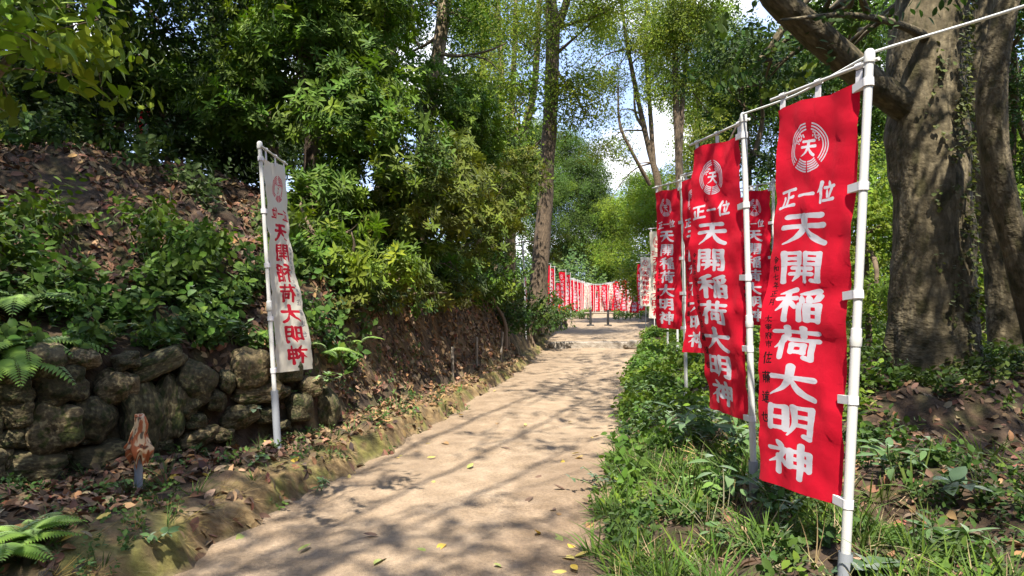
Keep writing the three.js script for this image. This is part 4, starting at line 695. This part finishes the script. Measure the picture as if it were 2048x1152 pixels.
const stakeAt = (u, vFoot, vTop, d, label, lean, r = 0.023) => {
  d = hit(u, vFoot); const x = (u - 1024) * px(d), y0 = H(x, d), h = topAt(vTop, d) - y0, t = thing('stake', label, 'stake', V(x, y0, -d)); t.rotation.z = lean;
  const g = mergeGeometries([cyl(r, r, -0.15, h - 0.01, 12), new THREE.CylinderGeometry(r * 0.8, r, 0.012, 12).translate(0, h - 0.004, 0)]); mesh('post', g, M.stake, t); return t;
};
stakeAt(905, 757, 694, 8.6, 'grey stake on the left bank, nearest of four along the path edge', 0);
stakeAt(953, 728, 674, 10.2, 'grey stake second along the left path edge', 0);
stakeAt(1002, 712, 664, 11.6, 'pale leaning stake third along the left path edge', -0.07);
stakeAt(1017, 688, 650, 12.6, 'dark grey stake farthest along the left path edge', 0);
{
  const d = 4.3, x = (277 - 1024) * px(d), y0 = H(x, d), h = topAt(850, d) - y0;
  const t = thing('stake', 'grey plastic stake before the stone wall under a crumpled rag', 'stake', V(x, y0, -d)); mesh('post', cyl(0.025, 0.0235, -0.15, h, 14), M.pvc, t);
  const pos = [], uv = [], idx = [], n = 36, prof = [[0.004, 0.06], [0.028, 0.062], [0.036, 0.04], [0.042, 0.0], [0.05, -0.05], [0.068, -0.1], [0.088, -0.128], [0.082, -0.155], [0.066, -0.18], [0.055, -0.205]];
  prof.forEach(([r, y], j) => { for (let i = 0; i <= n; i++) { const a = i / n * Math.PI * 2, k = j / prof.length, w = 1 + k * 0.30 * n2(Math.cos(a) * 1.9 + 4, Math.sin(a) * 1.9 + y * 5) + k * 0.16 * Math.sin(a * 7 + y * 40); pos.push(Math.cos(a) * r * w * 0.95 + (j < 4 ? 0.006 * j : 0), y * 1.12 + 0.035 * k * n2(a * 1.6 % 6.28, 3) * (j > 6 ? 2 : 0.6), Math.sin(a) * r * w * 0.75); uv.push(i / n, j / (prof.length - 1)); } });
  for (let j = 0; j + 1 < prof.length; j++) for (let i = 0; i < n; i++) { const a = j * (n + 1) + i, b = a + n + 1; idx.push(a, a + 1, b, a + 1, b + 1, b); }
  const rag = tex(128, 128, (u, v) => { const s = fbm2(u * 5 + 3, v * 4, 3) + 0.12 * Math.sin(v * 9 + u * 5), k = ss(-0.14, 0.1, s), dk = ss(0.22, 0.35, fbm2(u * 5, v * 5 + 7, 3)); const c = [lerp(0.80, 0.66, k), lerp(0.70, 0.36, k), lerp(0.56, 0.2, k)]; return c.map((q) => q * (1 - 0.5 * dk)); }, true);
  tag(mesh('rag', geoFrom(pos, idx, uv).translate(0, 0, 0), phy({ map: rag, roughness: 0.6, clearcoat: 0.25, side: THREE.DoubleSide })), 'crumpled orange and white rag tied over the stake before the stone wall', 'rag').position.set(x, y0 + h, -d);
}
// ------------------------------------------------------------------ plants with leaves one can pick out
const hue = (r, g, b, t = 0.4) => phy({ color: new THREE.Color(r, g, b), roughness: 0.95, transmission: t, thickness: 0, side: THREE.DoubleSide, clearcoat: 0.4, clearcoatRoughness: 0.4 });
const LM = { bright: [hue(0.15, 0.29, 0.03), hue(0.12, 0.24, 0.03)], green: [hue(0.06, 0.15, 0.025), hue(0.085, 0.18, 0.03)], dark: [hue(0.035, 0.09, 0.025), hue(0.05, 0.11, 0.03)], yellow: [hue(0.34, 0.33, 0.035), hue(0.2, 0.26, 0.03)], fern: [hue(0.21, 0.37, 0.02), hue(0.15, 0.29, 0.015)], fallen: [hue(0.62, 0.42, 0.04, 0.2), hue(0.5, 0.40, 0.09, 0.2), hue(0.30, 0.17, 0.06, 0.1), hue(0.13, 0.075, 0.045, 0.1), hue(0.28, 0.33, 0.07, 0.2)] };
const LG = { lance: [0, 1, 2].map((k) => leaf(1, 0.30, 4, 0.25, 0.12 + k * 0.12)), oval: [0, 1, 2].map((k) => leaf(1, 0.5, 4, 0.2, 0.1 + k * 0.12, 0.85)), blade: [0, 1].map((k) => leaf(1, 0.13, 4, 0.3, 0.15 + k * 0.2, 0.75)) };
function plant(name, label, u, v, d, o) {
  d = hit(u, v); const x = (u - 1024) * px(d), p = ground(x, d), t = thing(name, label, 'plant', p, o.group), mats = LM[o.tone], gs = LG[o.shape ?? 'oval'], stems = o.stems ?? 3, stemGeo = [];
  for (let s = 0; s < stems; s++) {
    const a = rr(0, 6.28), sp = o.spread ?? 0.12, h = o.h * rr(0.7, 1.15), top = V(Math.cos(a) * sp * rr(0.4, 1.2), h, Math.sin(a) * sp * rr(0.4, 1.2)), mid = top.clone().multiplyScalar(0.5).add(V(rr(-0.02, 0.02), h * 0.12, rr(-0.02, 0.02)));
    stemGeo.push(tube([V(rr(-0.02, 0.02), -0.05, rr(-0.02, 0.02)), mid, top], [0.006, 0.004, 0.0025], 5, 0.06));
    for (let i = 0; i < o.n; i++) {
      const f = o.along ? lerp(0.25, 1, i / (o.n - 1 || 1)) : lerp(0.9, 1, i / o.n), q = f < 0.5 ? mid.clone().multiplyScalar(f * 2) : mid.clone().lerp(top, f * 2 - 1), b = a + i * 2.4 + rr(-0.4, 0.4), L = o.L * rr(0.7, 1.15);
      const m = mesh('leaf', gs[Math.floor(rnd() * gs.length)], mats[Math.floor(rnd() * mats.length)], t); m.position.copy(q); m.quaternion.copy(aim(V(Math.cos(b), rr(-0.25, 0.6), Math.sin(b)), rr(-0.5, 0.5))); m.scale.set(L, L, L);
    }
  }
  mesh('stem', mergeGeometries(stemGeo), M.stem, t); return t;
}
sprigSeed(1500);
plant('leafy_seedling', 'bright green seedling in the middle of the dark slope above the stone wall', 297, 560, 6.5, { tone: 'bright', shape: 'lance', n: 7, L: 0.15, h: 0.16, stems: 2, spread: 0.1 });
plant('leafy_seedling', 'seedling with one upright pale oval leaf right of the bright seedling on the slope', 372, 575, 6.5, { tone: 'yellow', n: 4, L: 0.13, h: 0.14, stems: 2 });
plant('leafy_seedling', 'bright whorled plant growing over the pale slanted stone of the wall', 336, 706, 5.25, { tone: 'bright', shape: 'lance', n: 9, L: 0.14, h: 0.10, stems: 2, spread: 0.07 });
plant('leafy_seedling', 'plant with drooping yellow green leaves above the middle of the stone wall', 222, 680, 5.3, { tone: 'yellow', shape: 'lance', n: 5, L: 0.16, h: 0.14, stems: 2 });
plant('leafy_seedling', 'yellow green plant low on the slope near the ferns at the left', 172, 625, 5.5, { tone: 'yellow', n: 4, L: 0.13, h: 0.12, stems: 2 });
plant('leafy_seedling', 'dark leaved plant above the left end of the stone wall', 110, 650, 5.1, { tone: 'dark', n: 6, L: 0.12, h: 0.2, stems: 4, along: 1, spread: 0.2 });
plant('leafy_seedling', 'bushy dark plant on the slope above the round stone of the wall', 470, 690, 5.9, { tone: 'green', n: 6, L: 0.12, h: 0.22, stems: 5, along: 1, spread: 0.22 });
plant('leafy_seedling', 'mid green plant on the slope left of the near white banner pole', 430, 640, 6.1, { tone: 'green', n: 7, L: 0.12, h: 0.25, stems: 4, along: 1, spread: 0.25 });
plant('leafy_seedling', 'low dark plant in the middle of the slope above the wall', 270, 630, 5.7, { tone: 'dark', n: 6, L: 0.13, h: 0.2, stems: 5, along: 1, spread: 0.25 });
plant('leafy_seedling', 'single stem with bright leaves high on the leaf covered slope', 420, 375, 8, { tone: 'bright', shape: 'lance', n: 5, L: 0.14, h: 0.1, stems: 1 });
plant('leafy_seedling', 'bright leafed twig plant just right of the near white banner foot', 630, 790, 5.65, { tone: 'bright', n: 9, L: 0.075, h: 0.2, stems: 5, along: 1, spread: 0.24 });
plant('leafy_seedling', 'small dark plant on the earth right of the near banner foot', 535, 935, 4.6, { tone: 'green', n: 5, L: 0.07, h: 0.07, stems: 3 });
plant('leafy_seedling', 'tiny plant with a few leaves left of the near banner foot', 492, 880, 5.0, { tone: 'dark', n: 4, L: 0.09, h: 0.1, stems: 2 });
plant('leafy_seedling', 'little green plant behind the rag stake', 215, 975, 4.35, { tone: 'bright', n: 5, L: 0.06, h: 0.05, stems: 2 });
plant('leafy_seedling', 'flat leaved weed on the mossy path edge at the lower left', 310, 1090, 3.85, { tone: 'green', n: 6, L: 0.07, h: 0.06, stems: 2 });
plant('leafy_seedling', 'dusty serrated weed hanging on the mossy edge below the banner', 640, 985, 5.0, { tone: 'green', shape: 'lance', n: 7, L: 0.07, h: 0.06, stems: 3 });
plant('leafy_shrublet', 'round leaved shrublet spreading onto the sandy path at the right edge', 1215, 985, 4.5, { tone: 'dark', n: 12, L: 0.05, h: 0.16, stems: 8, along: 1, spread: 0.28 });
plant('leafy_shrublet', 'small leaved shrublet at the right path edge beyond the spreading one', 1245, 905, 5.6, { tone: 'green', n: 12, L: 0.05, h: 0.26, stems: 7, along: 1, spread: 0.26 });
plant('leafy_shrublet', 'bushy low plant at the right edge of the path under the second banner', 1330, 860, 6.2, { tone: 'green', n: 10, L: 0.065, h: 0.25, stems: 8, along: 1, spread: 0.32 });
plant('leafy_shrublet', 'compact pale green plant where the path narrows at the right', 1285, 800, 8.0, { tone: 'bright', n: 10, L: 0.08, h: 0.22, stems: 8, along: 1, spread: 0.36 });
const sasa = (label, u, v, d, n, h = 0.35) => plant('bamboo_grass', label, u, v, d, { tone: 'green', shape: 'lance', n: 7, L: 0.17, h, stems: n, along: 1, spread: 0.26 });
sasa('bamboo grass arching under the hem of the second red banner', 1440, 900, 4.1, 7, 0.4);
sasa('bamboo grass clump left of the second red banner hem', 1385, 900, 4.3, 6, 0.36);
sasa('bamboo grass between the two nearest red banners', 1490, 930, 3.7, 6, 0.3);
sasa('bamboo grass clump below the nearest red banner at its free corner', 1500, 1010, 3.2, 5, 0.24);
plant('leafy_shrublet', 'trifoliate weed on the right verge below the nearest banner hem', 1560, 1040, 3.0, { tone: 'green', n: 7, L: 0.075, h: 0.2, stems: 6, along: 1, spread: 0.2 });
plant('leafy_shrublet', 'pale green weed in the grass left of the nearest banner', 1400, 1020, 3.5, { tone: 'bright', n: 7, L: 0.07, h: 0.18, stems: 5, along: 1, spread: 0.2 });
plant('leafy_shrublet', 'leafy weed at the bottom edge left of the nearest pole', 1480, 1110, 2.9, { tone: 'green', n: 6, L: 0.065, h: 0.14, stems: 5, along: 1, spread: 0.18 });
plant('broad_leaf_plant', 'plant with large bluish green leaves round the nearest pole foot', 1712, 1150, 2.62, { tone: 'dark', n: 6, L: 0.13, h: 0.07, stems: 2, spread: 0.06 });
plant('broad_leaf_plant', 'plant with large pale leaves on the dark earth right of the nearest pole', 1905, 1010, 3.6, { tone: 'dark', n: 5, L: 0.14, h: 0.13, stems: 2, spread: 0.06 });
plant('broad_leaf_plant', 'upright leafy plant at the bottom right corner', 1905, 1120, 2.9, { tone: 'green', shape: 'lance', n: 6, L: 0.13, h: 0.12, stems: 3, spread: 0.1 });
plant('broad_leaf_plant', 'tall thin leaved plant before the tree roots', 1790, 960, 3.9, { tone: 'green', shape: 'lance', n: 7, L: 0.13, h: 0.22, stems: 4, along: 1, spread: 0.2 });
// ferns: every frond a part
function frondGeo(L, n) {
  const gs = [], c = new THREE.QuadraticBezierCurve3(V(0, 0, 0), V(0, L * 0.55, L * 0.3), V(0, L * 0.25, L));
  gs.push(tube([0, 0.33, 0.66, 1].map((t) => c.getPoint(t)), [0.004, 0.003, 0.0015], 4, L / 6));
  for (let i = 2; i < n; i++) { const t = i / n, p = c.getPoint(t), tg = c.getTangent(t), l = L * 0.24 * Math.pow(Math.sin(Math.PI * Math.pow(t, 0.75)), 0.8) + 0.01; for (const s of [-1, 1]) { const dir = V(s, 0, 0).addScaledVector(tg, 0.45).add(V(0, -0.12, 0)); gs.push(put(leaf(l, L * 0.035 + l * 0.1, 3, 0.2, 0.2, 0.7), p, aim(dir, 0))); } }
  gs.forEach((g) => g.deleteAttribute('uv')); return mergeGeometries(gs);
}
sprigSeed(1600);
const fronds = [frondGeo(1, 24), frondGeo(1, 20)];
function fern(label, u, v, d, n, L, droop = 0, y) {
  d = hit(u, v); const x = (u - 1024) * px(d), t = thing('fern', label, 'fern', ground(x, d));
  for (let i = 0; i < n; i++) { const m = mesh('frond', fronds[i % 2], LM.fern[i % 2], t); const s = L * rr(0.75, 1.15); m.scale.set(s, s, s); m.rotation.set(droop + rr(-0.25, 0.2), i / n * 6.28 + rr(-0.3, 0.3), 0, 'YXZ'); }
}
fern('large drooping fern at the left edge above the stone wall', 45, 705, 4.4, 14, 0.5, 0.35);
fern('second drooping fern at the left edge just above the first', 40, 625, 4.9, 13, 0.5, 0.25);
fern('fern hanging over the left end of the stone wall', 20, 750, 4.35, 12, 0.42, 0.6);
fern('bright fern in the bottom left corner', 15, 1120, 3.05, 12, 0.3, 0.05);
fern('bright fern just above the one in the bottom left corner', 60, 1090, 3.3, 10, 0.24, 0.05);
fern('fern behind the hem of the near white banner', 645, 720, 6.35, 7, 0.32, 0.1);
fern('small fern on the dark bank right of the white banner', 720, 690, 7.2, 6, 0.26, 0.2);
// ------------------------------------------------------------------ litter, ground cover, grass
function onGround(list, n, pick, make) { for (let i = 0, tries = 0; i < n && tries < n * 12; tries++) { const q = pick(); if (!q) continue; list.push(make(q[0], q[1])); i++; } return list; }
const flat = (x, d, s, lift, tilt = 0.5) => { const nn = normalAt(x, d).add(V(rr(-tilt, tilt), 0, rr(-tilt, tilt))); return pose(ground(x, d).add(V(0, lift, 0)), nn, s, rr(0, 6.28)); };
const DRY = [[0.17, 0.09, 0.045], [0.12, 0.065, 0.037], [0.22, 0.13, 0.065], [0.18, 0.075, 0.04], [0.075, 0.045, 0.03], [0.30, 0.21, 0.11], [0.13, 0.09, 0.05]];
const dryC = () => tint(DRY[Math.floor(rnd() * DRY.length)], 0.3);
const litterLeaf = leaf(0.10, 0.042, 3, 0.35, 0.3).translate(0, 0.004, -0.05);
sprigSeed(1700);
{
  const list = [];
  onGround(list, 34000, () => { const d = rr(2, 14), x = xl(d) - Math.pow(rnd(), 1.1) * 7.5, [s] = bankDist(x, d), t = xl(d) - x; if (t < 0.3 && rnd() > 0.4) return null; if (s < 0 && t < 0.5 && rnd() < 0.5) return null; if (x < -d * 0.95 - 1) return null; if (n2(x * 0.9 + 7, d * 0.9) < -0.45) return null; return [x, d]; },
    (x, d) => ({ m: flat(x, d, rr(0.55, 1.25), rr(0, 0.03), 0.9), c: dryC() }));
  onGround(list, 9000, () => { const d = rr(2, 11), x = xr(d) + 0.25 + Math.pow(rnd(), 0.8) * 5.5; if (x > d * 0.95 + 1) return null; return [x, d]; }, (x, d) => ({ m: flat(x, d, rr(0.5, 1.1), rr(0, 0.025), 0.8), c: dryC() }));
  onGround(list, 1500, () => { const d = rr(10, 22); return [xr(d) + 0.2 + rnd() * 6, d]; }, (x, d) => ({ m: flat(x, d, rr(0.8, 1.4), 0.01, 0.8), c: dryC() }));
  onGround(list, 4500, () => { const d = rr(5.8, 14), x = xl(d) - 0.15 - rnd() * 2, [s, fd] = bankDist(x, d); return s < -0.4 || s > 0.9 || fd < 5.8 ? null : [x, d]; }, (x, d) => ({ m: flat(x, d, rr(0.5, 1.1), rr(0, 0.03), 0.9), c: tint([0.24, 0.145, 0.07], 0.5) }));
  tag(inst('leaf_litter', litterLeaf, M.dry, list), 'dead brown leaves covering the banks and the wood floor', 'leaf litter', null, 'stuff');
}
{
  const list = [], cover = twigSprig(9, 0.14, 0.055, 0.032, 2);
  onGround(list, 5200, () => { const d = rr(4.6, 20), x = xr(d) + 0.02 + Math.pow(rnd(), 1.3) * 2.4; if (d < 5.6 && rnd() < 0.6) return null; if (n2(x * 1.3, d * 1.1 + 30) < -0.3) return null; return [x, d]; }, (x, d) => { const young = ss(-0.1, 0.5, n2(x * 0.8, d * 0.6 + 60)); return { m: pose(ground(x, d), V(rr(-0.8, 0.8), 0.9, rr(-0.8, 0.8)), rr(0.7, 1.6), rr(0, 6.28)), c: tint([0.075 + 0.07 * young, 0.16 + 0.08 * young, 0.012], 0.3, 0.1) }; });
  onGround(list, 900, () => { const d = rr(2.4, 5.2), x = xr(d) + 0.1 + Math.pow(rnd(), 1.4) * 2.2; return n2(x * 1.4 + 3, d * 1.4) < 0.0 ? null : [x, d]; }, (x, d) => ({ m: pose(ground(x, d), V(rr(-0.8, 0.8), 0.8, rr(-0.8, 0.8)), rr(0.45, 1.1), rr(0, 6.28)), c: tint([0.05, 0.11, 0.012], 0.35, 0.1) }));
  onGround(list, 1500, () => { const d = rr(5.4, 9), x = rr(1.8, 5.4); return n2(x * 1.3 + 9, d * 1.3) < 0.0 ? null : [x, d]; }, (x, d) => ({ m: pose(ground(x, d), V(rr(-0.8, 0.8), 0.8, rr(-0.8, 0.8)), rr(0.7, 1.4), rr(0, 6.28)), c: tint([0.07, 0.12, 0.012], 0.35) }));
  onGround(list, 2600, () => { const d = rr(9, 30), x = xr(d) + 0.8 + rnd() * 12; return [x, d]; }, (x, d) => ({ m: pose(ground(x, d), V(rr(-0.6, 0.6), 1, rr(-0.6, 0.6)), rr(1.5, 3.5), rr(0, 6.28)), c: tint([0.09, 0.16, 0.012], 0.4, 0.2) }));
  onGround(list, 900, () => { const d = rr(3, 9), x = xl(d) - rnd() * 2.2; if (n2(x * 1.6, d * 1.6 + 90) < 0.1) return null; return [x, d]; }, (x, d) => ({ m: pose(ground(x, d), V(rr(-0.8, 0.8), 0.8, rr(-0.8, 0.8)), rr(0.3, 0.8), rr(0, 6.28)), c: tint([0.08, 0.16, 0.03], 0.35) }));
  onGround(list, 2600, () => { const d = rr(7, 24), [b] = [0], x = xl(d) - 0.75 - rnd() * 2.2; if (n2(x * 0.9, d * 0.7 + 40) < (d < 12 ? 0.12 : -0.05)) return null; return [x, d]; }, (x, d) => ({ m: pose(ground(x, d), V(rr(0, 1), 0.7, rr(-0.2, 0.9)), rr(0.9, 2), rr(0, 6.28)), c: tint([0.055, 0.1, 0.01], 0.35) }));
  onGround(list, 800, () => { const d = rr(4, 8), x = xl(d) - 0.5 - rnd() * 3.4, [s, fd] = bankDist(x, d); return s < 0.12 || s > 0.9 || fd > 7 || n2(x * 1.8, d * 1.8 + 11) < -0.1 ? null : [x, d]; }, (x, d) => ({ m: pose(ground(x, d), V(rr(0, 0.9), 0.7, rr(0, 0.9)), rr(0.9, 1.8), rr(0, 6.28)), c: tint([0.065, 0.14, 0.012], 0.4, 0.15) }));
  onGround(list, 900, () => { const d = rr(29, 42), x = rr(0.6, 7), u = 1024 + x / d * F; return Math.abs(u - 1205) < 24 ? null : [x, d]; }, (x, d) => ({ m: pose(ground(x, d), V(rr(-0.6, 0.6), 1, rr(-0.6, 0.6)), rr(1.2, 2.4), rr(0, 6.28)), c: tint([0.08, 0.15, 0.012], 0.4, 0.2) }));
  tag(inst('ground_cover', cover, M.leaf, list), 'low leafy ground cover along the verge and the banks', 'ground cover', null, 'stuff');
}
{
  const tuft = (n, h, w, sp) => { const gs = []; for (let i = 0; i < n; i++) { const a = rr(0, 6.28), l = h * rr(0.5, 1.15); gs.push(put(leaf(l, w * rr(0.7, 1.2), 4, 0.3, rr(0.1, 0.55), 0.6), V(Math.cos(a) * sp * rnd(), 0, Math.sin(a) * sp * rnd()), aim(V(Math.cos(a), rr(0.7, 2.6), Math.sin(a)), rr(-0.5, 0.5)))); } return mergeGeometries(gs); };
  const A = [], D = [];
  onGround(A, 430, () => { const d = rr(2.3, 6.2), x = xr(d) + 0.04 + Math.pow(rnd(), 1.2) * 1.35; if (n2(x * 1.7 + 5, d * 1.7) < -0.05) return null; return [x, d]; }, (x, d) => ({ m: pose(ground(x, d), V(rr(-0.4, 0.4), 1, rr(-0.4, 0.4)), rr(0.35, 0.85), rr(0, 6.28)), c: tint([0.07, 0.14, 0.012], 0.35, 0.12) }));
  onGround(A, 40, () => { const d = rr(2.4, 4.6), x = rr(1.6, 3.4); return [x, d]; }, (x, d) => ({ m: pose(ground(x, d), V(rr(-0.4, 0.4), 1, rr(-0.4, 0.4)), rr(0.5, 1), rr(0, 6.28)), c: tint([0.09, 0.15, 0.018], 0.35) }));
  onGround(A, 70, () => { const d = rr(2.6, 9), x = xl(d) - rr(0.15, 1.3); return [x, d]; }, (x, d) => ({ m: pose(ground(x, d), V(rr(-0.4, 0.4), 1, rr(-0.4, 0.4)), rr(0.3, 0.6), rr(0, 6.28)), c: tint([0.10, 0.17, 0.035], 0.35) }));
  onGround(D, 170, () => { const d = rr(2.3, 6), x = xr(d) + rnd() * 1.6; return [x, d]; }, (x, d) => ({ m: pose(ground(x, d), V(rr(-0.9, 0.9), 0.9, rr(-0.9, 0.9)), rr(0.5, 1), rr(0, 6.28)), c: tint([0.33, 0.27, 0.13], 0.3) }));
  onGround(D, 380, () => { const d = rr(3, 13), x = xl(d) - rr(0.06, 0.4); return [x, d]; }, (x, d) => ({ m: pose(ground(x, d), V(rr(0.6, 1.4), rr(-0.2, 0.6), rr(-0.3, 0.5)), rr(0.25, 0.6), rr(0, 6.28)), c: tint([0.32, 0.26, 0.10], 0.35) }));
  tag(inst('grass', tuft(13, 0.34, 0.014, 0.06), M.grass, A), 'green grass growing on the right verge and in tufts on the left edge', 'grass', null, 'stuff');
  tag(inst('dry_grass', tuft(9, 0.26, 0.006, 0.04), M.dry, D), 'dry straw coloured grass blades on the path edges', 'grass', null, 'stuff');
}
{
  const list = [], bit = leaf(0.045, 0.016, 2, 0.5, 0.3).translate(0, 0.003, -0.02); sprigSeed(1750);
  onGround(list, 1500, () => { const d = rr(2.6, 16), k = rnd(), w = xr(d) - xl(d), x = k < 0.55 ? xr(d) - Math.pow(rnd(), 2.2) * w * 0.5 + 0.1 : k < 0.8 ? xl(d) + Math.pow(rnd(), 2.5) * w * 0.4 : xl(d) + rnd() * w; return n2(x * 2, d * 1.4 + 200) < -0.2 ? null : [x, d]; }, (x, d) => ({ m: flat(x, d, rr(0.4, 1.3), 0.006, 0.4), c: dryC() }));
  tag(inst('leaf_debris', bit, M.dry, list), 'small dry leaf bits and bark crumbs scattered along the edges of the sandy path', 'leaf debris', null, 'stuff');
}
// fallen leaves on the bare sand
sprigSeed(1800);
{
  const gs = [leaf(0.085, 0.036, 4, 0.3, 0.25), leaf(0.075, 0.03, 4, 0.5, -0.25), leaf(0.07, 0.034, 4, -0.3, 0.2)].map((g) => g.translate(0, 0.006, -0.04));
  const seen = [[883, 1099, 0], [1073, 1076, 0], [1150, 1102, 0], [1135, 1122, 1], [1166, 1120, 1], [1122, 1080, 4], [1118, 1084, 4], [1152, 914, 1], [1125, 928, 0], [1156, 920, 0], [922, 836, 0], [800, 915, 1], [793, 920, 0], [862, 922, 1], [858, 890, 0], [1058, 1005, 3], [1118, 985, 3], [1075, 960, 3], [1180, 1055, 2], [1175, 1012, 3], [1120, 1030, 2], [1105, 1025, 3], [740, 1080, 3], [840, 1104, 4], [760, 1128, 4], [610, 1108, 4], [863, 968, 1], [995, 850, 2], [1140, 850, 1], [1185, 878, 0], [1192, 876, 2], [990, 755, 1], [1165, 745, 2], [890, 890, 2], [940, 940, 4], [830, 906, 2], [1010, 900, 3], [1050, 855, 1], [1230, 828, 1], [480, 1080, 4], [1150, 1148, 0], [1120, 1150, 1], [1000, 1140, 4]];
  seen.forEach(([u, v, c], i) => {
    let d = 1.5 * F / (v - 576); for (let k = 0; k < 6; k++) d = (EYE - H((u - 1024) * px(d), d)) * F / (v - 576); const x = (u - 1024) * px(d), kind = c === 3 || c === 2 ? 'brown' : c === 4 ? 'greenish' : 'yellow';
    const m = mesh('fallen_leaf', gs[i % 3], LM.fallen[c]); m.applyMatrix4(flat(x, d, rr(1.05, 1.55), 0.018, 0.35)); tag(m, 'single ' + kind + ' fallen leaf lying on the bare sandy path', 'leaf', kind + ' leaves on the sandy path');
  });
  const gold = [[350, 962, 0], [155, 950, 0], [588, 925, 0], [130, 1085, 0], [345, 955, 0], [470, 898, 0], [455, 890, 1], [300, 1000, 1], [205, 1040, 1], [95, 985, 0], [410, 960, 1], [540, 890, 1], [700, 945, 1]];
  gold.forEach(([u, v, c], i) => { let d = 1.25 * F / (v - 576); for (let k = 0; k < 8; k++) d = lerp(d, (EYE - H((u - 1024) * px(d), d)) * F / (v - 576), 0.7); const x = (u - 1024) * px(d), m = mesh('fallen_leaf', gs[i % 3], LM.fallen[c]); m.applyMatrix4(flat(x, d, rr(0.9, 1.4), 0.02, 0.6)); tag(m, 'yellow fallen leaf on the dark leafy ground below the stone wall', 'leaf', 'yellow leaves below the stone wall'); });
}

let total = 0; scene.traverse((o) => { if (o.isInstancedMesh) total += o.count; }); console.log('instances', total);
renderer.render(scene, camera);
